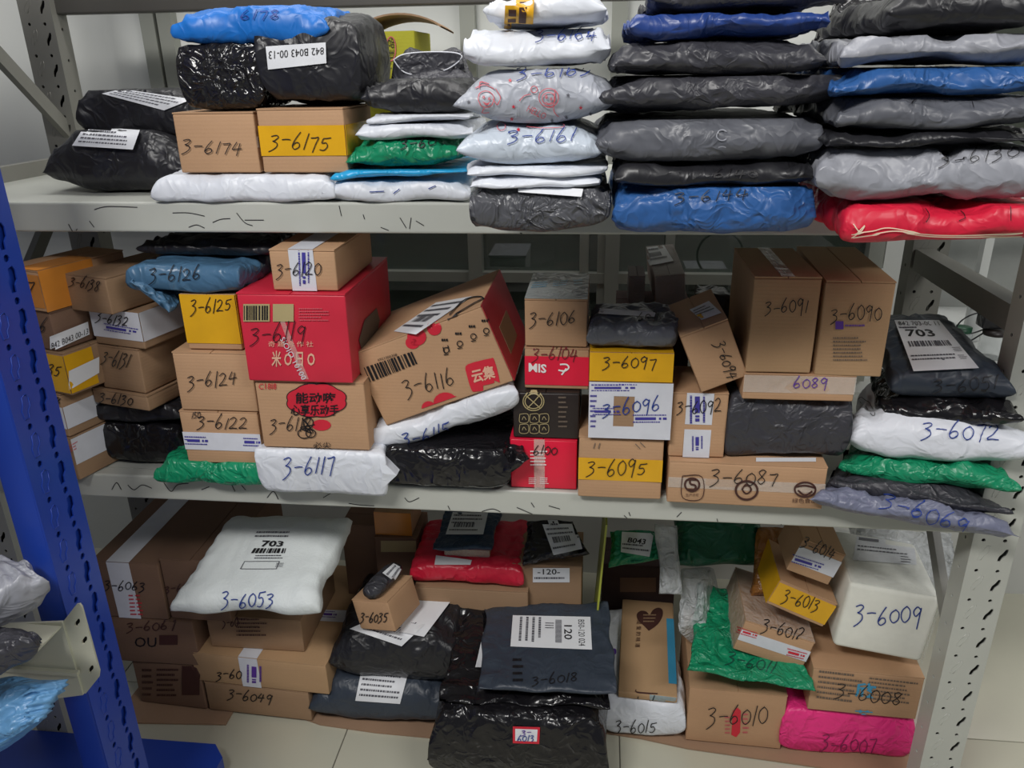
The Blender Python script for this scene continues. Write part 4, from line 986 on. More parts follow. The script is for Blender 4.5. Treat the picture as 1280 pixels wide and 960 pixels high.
for i in range(4):
    for j in range(2):
        x, y = 650 + 13 * i - (i > 1) * 1, 517 + 13 * j
        if i < 3: strokes(o, [[(x, y), (x + 10, y), (x + 10, y + 10), (x, y + 10), (x, y)], [(x + 3, y + 7), (x + 5, y + 3), (x + 8, y + 7)]], PGOLD, .9, 'handling_mark')
printed(o, Q(698, 494, 710, 536), lines(0, 0, 1, 1, 7, rr), GREYPR)
o = J3 = carton('red_band_carton', 'kraft carton with a wide red band and white lettering reading 3-6104', 656, 736, 434, 486, .18, KR3, on=J2, dY=.01, group=GM)
face_tape(o, 'red_band', [('front', 0, 1, .10, .80), ('right', 0, 1, .1, .8)], REDB2)
text(o, 'SIM', [(683, 466), (661, 464), (661, 453), (683, 455)], PWHITE, bold=.03); strokes(o, [[(700, 455), (708, 455), (711, 459), (706, 463), (698, 462)], [(702, 468), (708, 460)]], PWHITE, 2.4, 'emblem')
write(o, '3-6104', 664, 449, 724, 450, 14, mat_plain('dark_red_ink', S(120, 20, 36)))
o = J4 = carton('cardboard_carton', 'kraft carton with silvery film-covered top reading 3-6106', 656, 734, 373, 429, .17, KR3, on=J3, group=GM); write(o, '3-6106', 661, 406, 722, 404, 16)
face_tape(o, 'film_cover', [('top', 0, 1, 0, 1)], mat_clear('silver_film', (.5, .54, .54, 1), .7, .25, .3)); face_tape(o, 'side_film', [('right', 0, 1, 0, 1)], CFILM)
printed(o, [(662, 364), (732, 358), (728, 348), (668, 352)], code2d(.0, .2, .3, .9, 4, rr) + code2d(.4, .2, .7, .9, 4, rr) + code2d(.8, .2, 1, .9, 3, rr), CBLUE)
# 3-6095 pile
o = K1 = carton('cardboard_carton', 'square kraft carton with an orange tape band reading 3-6095', 723, 828, 546, 624, .18, KR3, z0=ZM, group=GM)
face_tape(o, 'tape', [('front', 0, 1, .30, .66)], YEL); write(o, '3-6095', 732, 592, 810, 594, 18)
strokes(o, [[(744, 553), (742, 560)], [(750, 553), (748, 560)], [(800, 552), (806, 558)], [(794, 554), (800, 560)]], GREYPR, 1.4, 'pencil_marks')
o = K2 = carton('cardboard_carton', 'carton wrapped in white and blue courier tape around a bare middle, reading 3-6096', 736, 840, 477, 541, .18, KR2, on=K1, dY=-.006, group=GM)
face_tape(o, 'tape', [('front', 0, 1, .0, .22), ('front', 0, 1, .76, 1), ('front', 0, .3, .22, .76), ('front', .55, 1, .22, .76)], WTAPE)
inkband(o, Q(738, 479, 800, 490), PBLUE, 14); inkband(o, Q(740, 508, 778, 520), PBLUE, 15); inkband(o, Q(790, 516, 838, 530), PBLUE, 16); printed(o, Q(738, 492, 746, 536), lines(0, 0, 1, 1, 7, rr), PBLUE)
write(o, '3-6096', 752, 518, 828, 512, 17, BLUEINK, 2)
o = K3 = carton('yellow_carton', 'flat carton covered in yellow tape reading 3-6097', 737, 842, 440, 468, .18, KR3, on=K2, group=GM)
face_tape(o, 'tape', [('front', 0, 1, 0, 1), ('top', 0, 1, 0, .4)], YEL); write(o, '3-6097', 752, 459, 822, 460, 13)
o = K4 = bag('charcoal_bag', 'small wrinkled charcoal bag with reversed pen number on the yellow taped carton', PB(738, 850, 410, YY(K3), .13, T(K3) + .024), .024, .024, P_GREY, a=7, b=.35, at_=9, wr=.005, group=GM)
write(o, '6098', 796, 402, 830, 402, 10); sheet(o, [(750, 385), (820, 390), (818, 396), (748, 392)], PAPER, 'label')
# wrapped boxes at the back
o = carton('maroon_carton', 'dark maroon carton at the back behind the charcoal bag', 770, 862, 384, 470, .12, mat_kraft('maroon_board', S(84, 50, 48)), z0=ZM, Y=.24, group=GM)
o = carton('wrapped_carton', 'small upright grey-wrapped carton at the back, left of the long one', 786, 806, 344, 384, .08, mat_kraft('mauve_board', S(120, 108, 106)), z0=REC[o.name]['top'], Y=.26, group=GM); face_tape(o, 'film_cover', [('front', 0, 1, 0, 1), ('left', 0, 1, 0, 1)], CFILM)
o = cartonQ('wrapped_carton', 'long film-wrapped grey carton tipped towards the viewer at the back', (820, 384), (857, 381), (814, 346), .25, .19, mat_kraft('mauve_board2', S(172, 156, 150)), lean=-.08, yaw=.04, group=GM)
face_tape(o, 'film_cover', [('front', 0, 1, 0, 1), ('top', 0, 1, 0, 1)], CFILM)
shipping(o, [(800, 303), (826, 300), (842, 326), (812, 332)], None, 41, nl=4)
o = bag('black_bag', 'black bag standing behind the tilted carton 3-6094', [at(862, 392, .2), at(918, 392, .2), at(912, 372, .3), at(866, 372, .3)], .03, .12, P_BLACK, a=6, b=.35, wr=.004, group=GM)
# 3-6087 pile
o = R1 = carton('cardboard_carton', 'long low kraft carton with three round quality marks reading 3-6087', 835, 1032, 578, 633, .24, KR3, z0=ZM, yaw=-.02, group=GM)
write(o, '3-6087', 886, 603, 974, 606, 17)
strokes(o, [[(853, 594), (877, 595), (877, 622), (853, 621), (853, 594)]], PBROWN, 1.3, 'quality_mark'); strokes(o, [circ(865, 605, 9, 8), [(870, 599), (863, 599), (863, 604), (869, 606), (868, 611), (860, 611)]], PBROWN, 3, 'quality_mark'); text(o, '生产许可', Q(857, 616, 873, 620), PBROWN)
strokes(o, [circ(933, 612, 13.5, 11.5, 20)], PBROWN, 3.4, 'quality_mark'); strokes(o, [circ(933, 611, 5, 5), [(927, 611), (933, 604), (939, 611), (933, 616), (927, 611)]], PBROWN, 2, 'quality_mark')
strokes(o, [circ(1006, 611, 13, 9, 20), [(993, 608), (1006, 606), (1019, 609)], [(997, 612), (1006, 618), (1015, 613)]], PBROWN, 2.8, 'quality_mark'); text(o, '绿色食品', Q(990, 622, 1020, 628), PBROWN)
face_tape(o, 'clear_tape', [('front', 0, 1, .38, .62)], CTAPE); sheet(o, Q(945, 572, 1020, 577), PAPER, 'label')
o = R2 = carton('cardboard_carton', 'upright kraft carton with a white and blue courier strip reading 3-6092', 838, 908, 490, 568, .12, KR3, on=R1, dY=.012, group=GM)
face_tape(o, 'tape', [('front', .26, .74, .0, .44), ('front', .26, .74, .52, 1)], WTAPE)
inkband(o, [(884, 492), (884, 530), (858, 530), (858, 492)], PBLUE, 18); inkband(o, [(880, 544), (880, 564), (862, 564), (862, 544)], PBLUE, 19); write(o, '3-6092', 845, 516, 904, 514, 16)
o = R3 = bag('charcoal_bag', 'block-shaped charcoal bag lying between cartons 3-6087 and 3-6089', PB(908, 1066, 533, YY(R1) + .008, .2, (T(R1) + at(985, 502, YY(R1)).z) / 2), (at(985, 502, YY(R1)).z - T(R1)) / 2 + .003, (at(985, 502, YY(R1)).z - T(R1)) / 2, P_DARK, a=12, b=.25, at_=14, wr=.006, group=GM)
REC[o.name]['top'] = at(985, 502, YY(R1)).z; REC[o.name]['Y'] = YY(R1)
o = R4 = carton('cardboard_carton', 'flat kraft carton with shiny clear tape reading 3-6089', 929, 1069, 467, 501, .2, KR3, on=R3, group=GM)
face_tape(o, 'clear_tape', [('front', 0, 1, .3, .95)], CTAPE)
write(o, '6089', 990, 484, 1036, 484, 12, PPURP)
o = R5 = carton('cardboard_carton', 'tall brown carton reading 3-6091 beside the taller 3-6090', 938, 1021, 345, 457, .20, KR, on=R4, dY=.0, group=GM); write(o, '3-6091', 955, 392, 1012, 389, 17)
face_tape(o, 'clear_tape', [('top', .4, .6, 0, 1)], CTAPE)
o = R6 = carton('cardboard_carton', 'tallest brown carton with printed text block reading 3-6090', 1026, 1112, 350, 461, .24, KR, z0=T(R4) - .002, Y=YY(R4) + .0, yaw=-.04, group=GM); write(o, '3-6090', 1037, 402, 1104, 398, 18)
printed(o, Q(1044, 401, 1054, 411), [(0, 0, 1, 1)], PPURP); printed(o, Q(1056, 404, 1082, 410), lines(0, 0, 1, 1, 1, rr), PPURP); printed(o, Q(1041, 420, 1086, 452), lines(0, 0, 1, 1, 7, rr), GREYPR)
o = R7 = cartonQ('cardboard_carton', 'kraft carton leaning at an angle, reading 3-6094 written slantwise', (877, 491), (935, 470), (847, 422), YY(R2) - .012, .14, KR3, lean=-.06, yaw=.06, group=GM)
write(o, '3-6094', 892, 428, 912, 476, 14); lb = sheet(o, [(862, 387), (886, 376), (902, 391), (877, 400)], PAPER, 'label')
printed(o, [(864, 389), (886, 379), (898, 391), (876, 398)], lines(0, 0, 1, .7, 3, rr), PRINT, 'print', .0022, lb); printed(o, [(868, 395), (876, 392), (880, 397), (873, 400)], [(0, 0, 1, 1)], YEL, 'print', .0022, lb)
# right end
o = U1 = bag('blue_grey_bag', 'blue-grey bag reading 3-6069 drooping over the right end of the middle shelf', C4((1012, 624, -.05), (1274, 672, -.085), (1165, 628, .12), (1040, 600, .12)), .030, .022, P_VIO, deck=ZM, a=3.5, b=.5, at_=6, wr=.007, group=GM)
write(o, '3-6069', 1098, 632, 1210, 668, 20, BLUEINK, 2)
o = U2 = bag('charcoal_bag', 'long charcoal bag between the green bag and the drooping blue-grey one', C4((1036, 604, -.02), (1268, 640, -.07), (1165, 592, .2), (1050, 575, .2)), .020, .024, P_DARK, deck=ZM, a=4, b=.45, at_=7, wr=.005, group=GM)
o = U3 = bag('green_bag', 'green bag second-nearest to the shelf edge at the right end, under the white bag 3-6072', C4((1052, 584, .0), (1274, 608, -.07), (1170, 560, .22), (1065, 550, .22)), .026, .026, P_GREEN, deck=ZM, a=4, b=.45, at_=7, wr=.005, group=GM)
o = U4 = bag('white_bag', 'large white bag with black and red corner stripe reading 3-6072', C4((1054, 552, .0), (1300, 570, -.06), (1180, 500, .24), (1078, 495, .24)), .050, .036, P_WHITE, a=4, b=.45, at_=7, wr=.005, group=GM)
write(o, '3-6072', 1150, 545, 1252, 551, 17, BLUEINK, 2)
sheet(o, [(1066, 568), (1128, 576), (1124, 582), (1070, 574)], PRED, 'red_stripe'); sheet(o, [(1128, 576), (1152, 576), (1146, 584), (1126, 582)], INK, 'black_stripe')
strokes(o, [[(1074, 500), (1080, 498), (1094, 516), (1090, 520), (1076, 502)]], INK, 1, 'print')
o = U5 = bag('black_bag', 'shiny black bag between the white bag 3-6072 and the bag with the 703 label', C4((1100, 516, .02), (1284, 526, -.05), (1190, 470, .24), (1084, 470, .24)), .026, .030, P_GLOSS, a=4, b=.45, at_=6, wr=.006, group=GM)
o = U6 = bag('slate_bag', 'dark slate bag with a large 703 shipping label on the right pile', C4((1114, 484, .02), (1270, 488, -.02), (1182, 402, .26), (1070, 402, .26)), .032, .034, P_TEAL, a=5, b=.42, at_=6, wr=.003, group=GM)
q7 = [(1118, 400), (1174, 400), (1224, 460), (1142, 464)]
lb = sheet(o, q7, PAPER, 'label', 10, 8)
printed(o, q7, lines(.03, .12, .5, .2, 1, rr) + bars(.1, .42, .85, .53, 30, rr) + code2d(.82, .56, .97, .66, 5, rr) + lines(.05, .68, .9, .82, 2, rr) + code2d(.82, .72, .96, .82, 4, rr), PRINT, 'print', .002, lb)
if lb: text(o, '703', [(1131, 412), (1164, 412), (1171, 421), (1134, 421)], INK, 'lettering', .0024, .02, lb); text(o, '842 703-00 11', [(1122, 402), (1172, 402), (1175, 407), (1124, 407)], INK, 'lettering', .0024, 0, lb)
write(o, '3-6051', 1165, 488, 1250, 486, 16, INK)

# ================================================================== bottom level
KS = mat_kraft('cardboard_sheet', S(158, 128, 104))
def flatsheet(name, lab, pts, z, th=.004):
    P = [atz(u, v, z) for u, v in pts]; n = len(P)
    V = [Vector((p.x, p.y, z - th)) for p in P] + [Vector((p.x, p.y, z)) for p in P]
    F = [tuple(range(n - 1, -1, -1)), tuple(range(n, 2 * n))] + [(i, (i + 1) % n, n + (i + 1) % n, n + i) for i in range(n)]
    return tag(mk(name, V, F, KS, None, Vector((sum(p.x for p in P) / n, sum(p.y for p in P) / n, z - th)), False), lab, 'cardboard', 'flattened cardboard on the floor')
flatsheet('cardboard_sheet', 'flattened cardboard on the tiles under the parcels at right, curled front edge', [(752, 915), (800, 922), (860, 935), (930, 945), (1000, 955), (1100, 970), (1150, 975), (1120, 860), (760, 840)], .005)
flatsheet('cardboard_sheet', 'flattened cardboard under the black bag left of the big glossy bag', [(366, 893), (400, 905), (470, 915), (545, 922), (560, 870), (550, 830), (370, 850)], .005)
flatsheet('cardboard_sheet', 'flattened cardboard beside the blue base shelf in the dim left corner', [(160, 876), (168, 903), (282, 905), (292, 888), (300, 850), (180, 850)], .005)
z5 = .006
# dim left pile
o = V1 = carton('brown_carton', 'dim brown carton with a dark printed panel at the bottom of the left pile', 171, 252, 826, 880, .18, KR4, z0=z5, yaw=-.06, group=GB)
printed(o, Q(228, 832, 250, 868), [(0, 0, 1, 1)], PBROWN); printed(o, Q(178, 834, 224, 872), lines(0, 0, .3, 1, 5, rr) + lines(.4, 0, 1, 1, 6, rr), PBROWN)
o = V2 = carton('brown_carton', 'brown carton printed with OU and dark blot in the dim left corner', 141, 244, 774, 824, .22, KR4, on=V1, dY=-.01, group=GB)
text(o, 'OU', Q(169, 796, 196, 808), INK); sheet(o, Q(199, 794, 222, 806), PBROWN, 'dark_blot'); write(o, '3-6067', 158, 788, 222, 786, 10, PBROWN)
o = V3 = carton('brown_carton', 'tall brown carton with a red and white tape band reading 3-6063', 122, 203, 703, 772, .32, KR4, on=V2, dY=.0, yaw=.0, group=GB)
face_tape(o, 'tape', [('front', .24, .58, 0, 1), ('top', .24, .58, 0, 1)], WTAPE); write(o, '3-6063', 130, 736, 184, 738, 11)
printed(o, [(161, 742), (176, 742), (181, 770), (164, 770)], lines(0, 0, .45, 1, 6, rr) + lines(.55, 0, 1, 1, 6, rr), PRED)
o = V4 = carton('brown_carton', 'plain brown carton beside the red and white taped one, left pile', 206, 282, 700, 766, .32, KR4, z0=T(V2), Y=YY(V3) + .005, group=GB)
write(o, '3-6062', 206, 740, 252, 736, 9, PBROWN)
o = V5 = carton('brown_carton', 'low brown carton on the floor reading 3-6049', 259, 386, 856, 892, .24, KR2, z0=z5, yaw=-.05, group=GB); write(o, '3-6049', 284, 872, 342, 878, 12)
o = V6 = carton('brown_carton', 'wide flat brown carton with a white and purple tape strip, lying above 3-6049', 243, 408, 820, 860, .36, KR, on=V5, yaw=-.05, group=GB)
face_tape(o, 'tape', [('front', .36, .50, 0, 1), ('top', .36, .50, 0, .12)], WTAPE); inkband(o, [(330, 832), (330, 856), (305, 855), (305, 829)], PPURP, 61); write(o, '3-60', 270, 848, 304, 848, 12)
sheet(o, [(404, 762), (436, 763), (434, 778), (400, 776)], WTAPE, 'tape'); inkband(o, [(404, 763), (424, 764), (422, 775), (402, 774)], PPURP, 62)
o = V7 = carton('brown_carton', 'brown carton with a dark block of print under the white bubble bag 3-6053', 262, 378, 772, 820, .22, KR2, on=V6, dY=.02, group=GB)
c_ = None; printed(o, Q(296, 772, 334, 796), code2d(0, 0, 1, 1, 9, rr), PBROWN); write(o, '3-60', 278, 784, 300, 782, 12, PBROWN)
o = V8 = bag('white_bubble_bag', 'large white bubble-lined bag with 703 slip reading 3-6053', C4((214, 764, .0), (396, 766, .0), (442, 652, .21), (292, 648, .21)), .034, .016, P_FELT, a=9, b=.33, at_=7, wr=.002, group=GB)
write(o, '3-6053', 276, 758, 346, 758, 17, BLUEINK, 2)
text(o, '703', [(329, 676), (356, 677), (353, 684), (326, 684)], INK, bold=.03); printed(o, [(318, 686), (358, 686), (356, 692), (314, 692)], bars(0, 0, 1, 1, 18, rr), INK)
printed(o, [(322, 664), (370, 664), (358, 712), (302, 712)], lines(0, 0, 1, .2, 2, rr) + lines(.2, .62, 1, .75, 2, rr), PRINT); printed(o, [(346, 704), (358, 704), (356, 710), (344, 710)], code2d(0, 0, 1, 1, 5, rr), PRINT)
printed(o, [(306, 702), (350, 702), (346, 712), (300, 712)], [(0, 0, 1, .06), (0, .94, 1, 1), (0, 0, .02, 1), (.98, 0, 1, 1)], PRINT)
# things at the back under the middle shelf
def back(name, lab, u0, u1, v1, v0, Y, D, m, **k): return carton(name, lab, u0, u1, v1, v0, D, m, Y=Y, group=GB, **k)
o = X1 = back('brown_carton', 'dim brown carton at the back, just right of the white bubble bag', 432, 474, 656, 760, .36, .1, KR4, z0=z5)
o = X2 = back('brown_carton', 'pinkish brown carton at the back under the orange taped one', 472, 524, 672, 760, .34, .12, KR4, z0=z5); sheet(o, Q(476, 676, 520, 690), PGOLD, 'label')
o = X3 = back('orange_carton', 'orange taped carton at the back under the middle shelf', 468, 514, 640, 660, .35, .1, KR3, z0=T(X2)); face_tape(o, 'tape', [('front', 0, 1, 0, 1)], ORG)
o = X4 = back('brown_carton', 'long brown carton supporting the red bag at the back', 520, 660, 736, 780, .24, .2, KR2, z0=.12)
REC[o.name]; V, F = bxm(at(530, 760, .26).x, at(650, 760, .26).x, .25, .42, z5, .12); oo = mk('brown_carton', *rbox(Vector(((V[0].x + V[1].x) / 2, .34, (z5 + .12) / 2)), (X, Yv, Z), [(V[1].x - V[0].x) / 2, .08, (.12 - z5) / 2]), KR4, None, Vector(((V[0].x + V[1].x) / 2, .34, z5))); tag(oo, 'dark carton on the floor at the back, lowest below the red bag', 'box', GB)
o = RB = bag('red_bag', 'shiny red bag at the back with orange carton and dark blue mailer on it', PB(512, 654, 724, .24, .2, T(X4) + .028, .01), .032, .028, P_RED, a=8, b=.32, at_=9, wr=.004, group=GB)
zr = T(X4) + .060
sheet(o, [(545, 694), (590, 700), (588, 706), (543, 706)], PAPER, 'label')
o = OC = carton('orange_carton', 'small orange-brown carton lying on the red bag', 556, 612, 686, 704, .12, KR3, z0=zr, Y=.275, group=GB); face_tape(o, 'tape', [('front', 0, 1, 0, 1)], CTAPE)
o = bag('dark_blue_bag', 'dark blue mailer with shipping slip draped over the small orange carton', C4((542, 688, .255), (614, 688, .255), (628, 642, .42), (556, 640, .42)), .008, .008, mat_plastic('deep_blue_film', S(38, 60, 84), .4, .3), a=8, b=.35, wr=.002, group=GB)
shipping(o, [(566, 640), (610, 641), (604, 668), (557, 668)], None, 63, nl=5)
o = KB = back('brown_carton', 'kraft carton with a 120 slip behind the dark bag on the floor', 641, 727, 706, 770, .26, .14, KR2, z0=z5 + .0)
lb = sheet(o, Q(666, 710, 712, 728), PAPER, 'label'); 
if lb: text(o, '-120-', Q(672, 711, 700, 718), INK, 'lettering', .0022, .01, lb); printed(o, Q(668, 720, 710, 726), lines(0, 0, 1, 1, 1, rr), PRINT, 'print', .0022, lb)
face_tape(o, 'clear_tape', [('front', .4, .68, 0, .5)], WTAPE)
o = bag('black_bag', 'small black bag with a slanted white slip on the kraft carton with 120 slip', [at(655, 706, .25), at(736, 692, .25), at(716, 652, .32), at(656, 652, .32)], .022, .02, P_GLOSS, a=4, b=.45, wr=.006, group=GB)
shipping(o, [(676, 650), (718, 650), (728, 686), (692, 694)], None, 64, nl=6)
# folder edge, green bags at the back
ye = mat_plain('yellow_green_sheet', S(170, 176, 70), .4)
A, Bv = at(737, 752, .22), at(757, 656, .22)
V, F = slab(Vector((A.x, .22, z5)), Vector((Bv.x - A.x, .0, Bv.z - z5)), Vector((.0, .16, 0)), Vector((1, 0, 0)), .004)
tag(mk('yellow_folder', V, F, ye, None, Vector((A.x, .22, z5)), False), 'thin yellow-green folder leaning upright beside the green bag with B043 slip', 'folder', GB)
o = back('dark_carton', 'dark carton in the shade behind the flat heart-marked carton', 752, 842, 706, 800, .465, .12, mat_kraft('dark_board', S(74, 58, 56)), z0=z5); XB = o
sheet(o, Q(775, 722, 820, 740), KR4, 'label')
o = bag('green_bag', 'green bag with B043 slip at the back under the middle shelf', [at(760, 706, .3), at(822, 700, .3), at(818, 664, .36), at(764, 664, .36)], .03, .02, P_GREEN, a=4, b=.4, wr=.006, group=GB)
lb = sheet(o, [(778, 652), (820, 652), (812, 696), (776, 690)], PAPER, 'label')
if lb: text(o, 'B043', [(786, 672), (808, 674), (806, 681), (784, 678)], INK, 'lettering', .0024, .02, lb); printed(o, [(778, 655), (818, 655), (812, 692), (778, 688)], lines(0, 0, 1, .4, 3, rr) + lines(0, .7, 1, 1, 2, rr), PRINT, 'print', .0024, lb)
bag('milky_bag', 'milky translucent bag hanging upright beside the dark green bag', [at(824, 742, .26), at(852, 742, .26), at(846, 656, .33), at(822, 656, .33)], .018, .015, CBAG, a=4, b=.45, wr=.006, group=GB)
bag('dark_green_bag', 'wide dark green bag at the back behind the green bag 3-6011', [at(846, 708, .33), at(952, 706, .33), at(950, 650, .4), at(842, 650, .4)], .05, .04, P_DGREEN, a=6, b=.4, wr=.006, group=GB)
bag('clear_bag', 'clear plastic bag crumpled left of the green bag 3-6011', [at(848, 790, .22), at(884, 780, .22), at(890, 712, .36), at(852, 715, .36)], .02, .1, CBAG, a=4, b=.45, wr=.006, group=GB)
# dark bags in the centre
o = Y1 = mailer('charcoal_bag', 'charcoal bag on the floor with a white slip, under the black bag beneath 3-6035', 388, 562, 862, 912, .26, P_TEAL, z0=z5, group=GB, a=4, b=.42, at_=5, wr=.006, pin=.01)
shipping(o, [(452, 836), (510, 842), (500, 880), (444, 876)], None, 65, bc=False, nl=5)
o = Y2 = mailer('black_bag', 'bulky black bag with loose papers carrying the small carton 3-6035', 412, 574, 796, 852, .26, P_BLACK, z0=T(Y1) - .012, Y=YY(Y1) + .015, group=GB, a=5, b=.42, at_=5, wr=.007)
sheet(o, [(515, 735), (566, 748), (530, 796), (500, 790)], PAPER, 'paper_slip'); 
shipping(o, [(490, 762), (540, 772), (502, 808), (437, 786)], None, 66, nl=6)
Y_ = atz(473, 788, T(Y2)).y
o = Y3 = cartonQ('cardboard_carton', 'small kraft carton reading 3-6035 with a rolled bag on top', (451, 786), (495, 790), (447, 750), Y_, .10, KR3, yaw=-.32, group=GB); write(o, '3-6035', 450, 776, 486, 778, 12)
R = REC[o.name]; c_ = R['P0'] + R['wx'] * R['W'] * .58 + R['hz'] * (R['H'] + .018)
prof = [(0, 0), (.012, .002), (.017, .01), (.019, .04), (.018, .09), (.014, .105), (0, .108)]
V = []; F = []; n = 22
for r_, t in prof:
    for i in range(n):
        a = i * math.tau / n; k = 1 + .08 * noise.noise(Vector((math.cos(a) * 2, math.sin(a) * 2, t * 30)))
        V.append(c_ + R['dy'] * (t - .004) + R['wx'] * r_ * 1.25 * k * math.cos(a) + R['hz'] * r_ * .9 * k * math.sin(a))
for j in range(len(prof) - 1):
    for i in range(n): F.append((j * n + i, j * n + (i + 1) % n, (j + 1) * n + (i + 1) % n, (j + 1) * n + i))
o = mk('rolled_bag', V, F, P_DARK, None, c_ - Vector((0, 0, .018))); tag(o, 'rolled charcoal bag with a wrapped white slip on the carton 3-6035', 'parcel bag', GB); remember(o, V, F)
shipping(o, [(478, 716), (492, 704), (514, 716), (508, 738)], None, 67, nl=4)
# big glossy bag
o = Z1 = mailer('big_black_bag', 'big glossy black sack on the floor with a pink-bordered number sticker', 537, 764, 904, 1005, .36, P_GLOSS, z0=z5, Y=-.04, group=GB, a=6, b=.36, at_=7, wr=.008)
o2 = bag('black_bag', 'black bag lying between the big glossy sack and the slate mailer', [at(548, 880, .0), at(764, 884, .0), at(758, 762, .27), at(572, 748, .27)], .004, .02, P_GLOSS, a=6, b=.35, at_=7, wr=.005, zmin=T(o), group=GB)
lb = sheet(o, [(641, 908), (675, 909), (674, 930), (641, 929)], PRED, 'sticker_border', off=.002)
l2 = sheet(o, [(644, 911), (672, 912), (671, 927), (644, 926)], PAPER, 'sticker', off=.003)
write(o, '3-', 651, 918, 665, 918, 7, PPURP, 1.4, target=l2); write(o, '6013', 646, 926, 669, 926, 8, BLUEINK, 1.5, target=l2)
sheet(o2, [(597, 822), (604, 790), (606, 834), (594, 834)], PAPER, 'label')
o = Z2 = bag('slate_mailer', 'flat slate mailer with a long 120 shipping label lying on the big black sack', [at(600, 862, .0), at(770, 866, .0), at(762, 754, .25), at(607, 756, .25)], .008, .012, P_TEAL, a=8, b=.4, wr=.002, pin=.005, group=GB)
lb = sheet(o, [(641, 769), (738, 771), (740, 812), (638, 808)], PAPER, 'label', 10, 6, .0014)
if lb:
    q = [(641, 769), (738, 771), (740, 812), (638, 808)]
    sub = lambda a, b_, c, d: [bil(q, a, b_), bil(q, c, b_), bil(q, c, d), bil(q, a, d)]
    printed(o, q, [(.55, .12 + .03 * k, .63, .12 + .03 * k + .018) for k in range(24)] + code2d(.42, .2, .54, .42, 5, rr) + [(x0, y0, x1, y1) for (y0, x0, y1, x1) in lines(.05, .08, .95, .4, 4, rr)], PRINT, 'print', .0024, lb)
    s_ = sub(.66, .28, .76, .72); text(o, '120', [s_[1], s_[2], s_[3], s_[0]], INK, 'lettering', .0024, .01, lb)
    s_ = sub(.84, .1, .92, .9); text(o, 'B50-120 024', [s_[1], s_[2], s_[3], s_[0]], INK, 'lettering', .0024, 0, lb)
printed(o, Q(641, 822, 656, 856), code2d(0, 0, 1, 1, 7, rr), INK); write(o, '3-6018', 664, 856, 724, 852, 12)
# right-hand floor pile
o = WB = mailer('white_bag', 'white bag reading 3-6015 under the flat heart-marked carton', 753, 857, 880, 928, .34, P_WHITE, z0=z5, group=GB, a=8, b=.32, at_=9, wr=.003); write(o, '3-6015', 768, 915, 822, 914, 14)
blob(o, circ(768, 815, 2.5, 4), PPURP, 'print')
o = HC = carton('heart_carton', 'flat kraft carton with a brown heart mark reading 3-6016', 772, 846, 866, 897, .32, KR, z0=T(WB) - .003, Y=YY(WB) + .015, yaw=-.05, group=GB, flaps=None)
write(o, '3-6016', 776, 889, 822, 886, 14)
hp = [(811, 789), (804, 782), (797, 775), (796, 768), (801, 764), (808, 765), (812, 769), (816, 763), (823, 760), (828, 763), (828, 771), (822, 781)]
hb_ = blob(o, sm(hp + [hp[0]], 3)[:-1], PBROWN, 'heart_mark'); printed(o, Q(804, 768, 822, 780), lines(0, 0, 1, 1, 3, rr), KR2, 'print', .0022)
text(o, '是 爱 的 味 道', [(802, 776), (800, 810), (794, 810), (796, 776)], PBROWN)
face_tape(o, 'blue_tape', [('top', .86, 1.0, .12, .8)], CBLUE); sheet(o, [(812, 868), (846, 872), (842, 882), (812, 878)], mat_clear('blue_clear_tape', (.3, .6, .75, 1), .4, .2, .2), 'blue_tape_end')
strokes(o, [[(795, 863), (797, 866), (822, 868)]], PBROWN, 1.4, 'slot')
o = TC = carton('cardboard_carton', 'kraft carton with a red printed mark reading 3-6010', 859, 981, 862, 930, .26, KR3, z0=z5, yaw=-.04, group=GB); write(o, '3-6010', 882, 904, 962, 904, 22)
blob(o, [(916, 888), (922, 884), (926, 888), (925, 915), (920, 921), (914, 918)], PRED, 'red_mark'); printed(o, Q(906, 894, 914, 918), lines(0, 0, 1, 1, 5, rr), PRED2); printed(o, Q(928, 890, 936, 918), lines(0, 0, 1, 1, 5, rr), PRED2)
o = PK = mailer('pink_bag', 'bright pink bag reading 3-6007 on the floor at the right', 977, 1147, 894, 947, .26, P_PINK, z0=z5, group=GB, a=12, b=.25, at_=14, wr=.003, skew=-.0); write(o, '3-6007', 1024, 935, 1096, 942, 17, mat_plain('dark_pink_ink', S(130, 24, 84)))
o = EC = carton('cardboard_carton', 'kraft carton with fine print and teal marks reading 3-6008 under the foam box', 1012, 1152, 838, 896, .26, KR3, z0=T(PK) + .003, Y=YY(PK) + .004, yaw=-.05, group=GB)
printed(o, [(1024, 836), (1150, 850), (1142, 890), (1020, 874)], lines(0, 0, .45, 1, 6, rr) + lines(.5, .05, 1, .8, 6, rr), GREYPR); write(o, '3-6008', 1042, 870, 1128, 882, 16)
text(o, '欣', [(1070, 852), (1096, 854), (1094, 872), (1068, 870)], CBLUE, bold=.03); text(o, '茶', [(1068, 886), (1092, 888), (1090, 898), (1066, 896)], CBLUE, bold=.03)
o = FB = cartonQ('foam_box', 'white foam box in a clear bag reading 3-6009', (1041, 808), (1151, 829), (1050, 726), YY(EC) + .012, .2, FOAM, yaw=-.1, lean=.02, cat='box', flaps=None, r=.010, group=GB)
write(o, '3-6009', 1066, 778, 1154, 780, 22, BLUEINK, 2.2)
R = REC[o.name]; face_tape(o, 'clear_bag', [('top', 0, 1, 0, 1), ('right', 0, 1, .0, 1)], CFILM, off=.002)
c_ = sheet(o, [(1072, 664), (1142, 674), (1146, 706), (1066, 700)], PAPER, 'label')
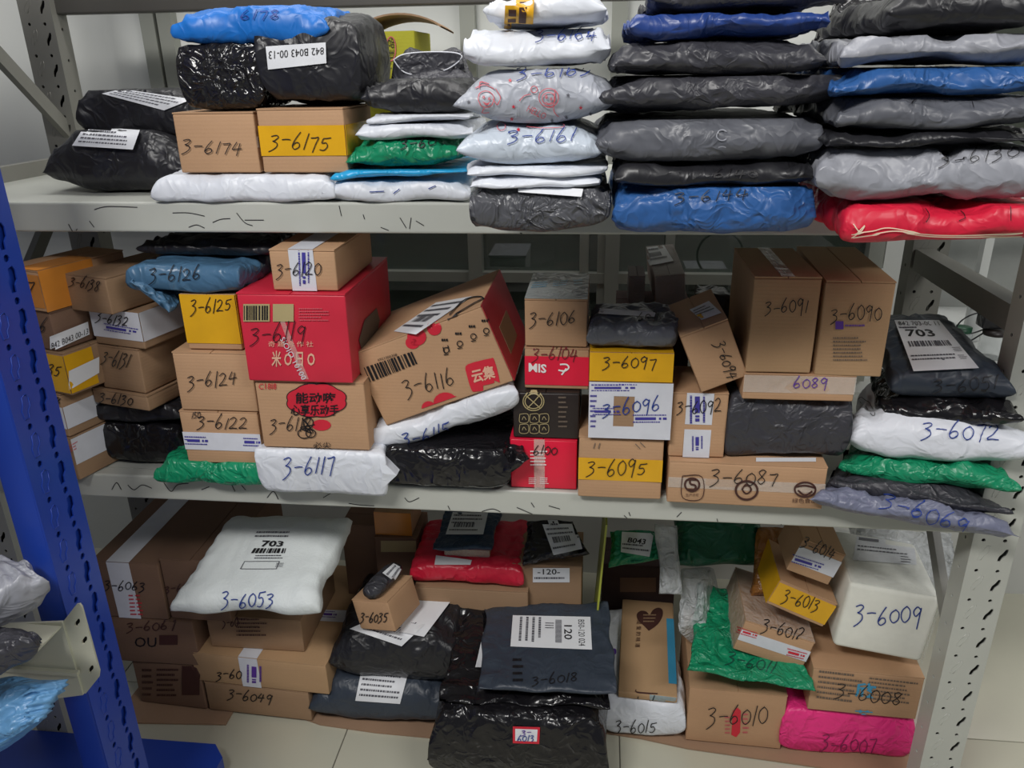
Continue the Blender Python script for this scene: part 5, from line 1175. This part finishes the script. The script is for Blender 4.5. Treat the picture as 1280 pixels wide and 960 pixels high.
if c_: printed(o, [(1072, 664), (1142, 674), (1146, 706), (1066, 700)], [(.04, .1, .5, .3)] + lines(.04, .45, .9, .7, 2, rr) + code2d(.75, .7, .92, .98, 4, rr), PRINT, 'print', .0032, c_)
zg = T(TC)
o = GN = bag('green_bag', 'green bag reading 3-6011 spread over the carton 3-6010', [at(858, 840, .095), at(1020, 868, .085), at(965, 745, .33), at(872, 728, .36)], .010, .012, P_GREEN, a=6, b=.4, at_=5, wr=.006, group=GB)
write(o, '3-6011', 906, 828, 970, 842, 14, mat_plain('dark_green_ink', S(10, 70, 60)))
Ya = .15
o = P12 = cartonQ('cardboard_carton', 'kraft carton with white and red courier tape reading 3-6012, set askew', (916, 811), (1001, 839), (934, 776), Ya, .2, KR3, yaw=-.05, lean=.05, group=GB)
face_tape(o, 'tape', [('front', 0, 1, .35, .70)], WTAPE)
write(o, '3-6012', 950, 788, 1006, 800, 14); inkband(o, [(922, 782), (950, 790), (948, 800), (920, 792)], PRED, 71); inkband(o, [(984, 808), (1010, 815), (1006, 826), (982, 820)], PRED, 72)
face_tape(o, 'film_cover', [('top', 0, 1, 0, 1), ('left', 0, 1, 0, 1)], CFILM)
o = P13 = cartonQ('cardboard_carton', 'carton covered with yellow tape reading 3-6013 on the taped 3-6012', (958, 754), (1028, 784), (969, 722), Ya + .005, .16, KR3, yaw=-.05, lean=.05, group=GB)
face_tape(o, 'tape', [('front', 0, 1, .12, .92), ('left', 0, 1, 0, 1)], YEL); write(o, '3-6013', 976, 750, 1024, 764, 15)
o = P14 = cartonQ('cardboard_carton', 'small carton with violet and white courier tape reading 3-6014, topmost right', (983, 712), (1035, 732), (1000, 672), Ya + .005, .12, KR3, yaw=-.05, lean=.05, group=GB)
face_tape(o, 'tape', [('front', 0, 1, .28, .78)], WTAPE); write(o, '3-6014', 1000, 682, 1042, 700, 13); inkband(o, [(992, 691), (1032, 704), (1028, 716), (988, 704)], PBLUE, 73)
o = bag('tape_bundle', 'amber plastic-wrapped parcel standing behind the carton 3-6013', [at(938, 748, .26), at(985, 740, .26), at(985, 660, .36), at(945, 660, .36)], .03, .06, mat_plastic('amber_film', S(150, 98, 44), .25, .5), a=6, b=.4, wr=.004, group=GB)
o = bag('clear_bag', 'crumpled clear bag of papers at the back, right of the foam box', [at(1120, 720, .26), at(1196, 730, .26), at(1190, 668, .36), at(1060, 660, .36)], .015, .03, CBAG, a=5, b=.4, wr=.006, group=GB)
# every single pen stroke too small to pick apart stays joined inside its own mark
for o in bpy.data.objects:
    if o.parent is not None and o.name.split('.')[0] in ('pen_marks', 'print', 'handwriting', 'drawing', 'lettering', 'worn_print', 'handling_mark', 'pencil_marks', 'quality_mark', 'bar_code', 'emblem', 'drawstring', 'slot_rims', 'outline'):
        o['kind'] = 'stuff'
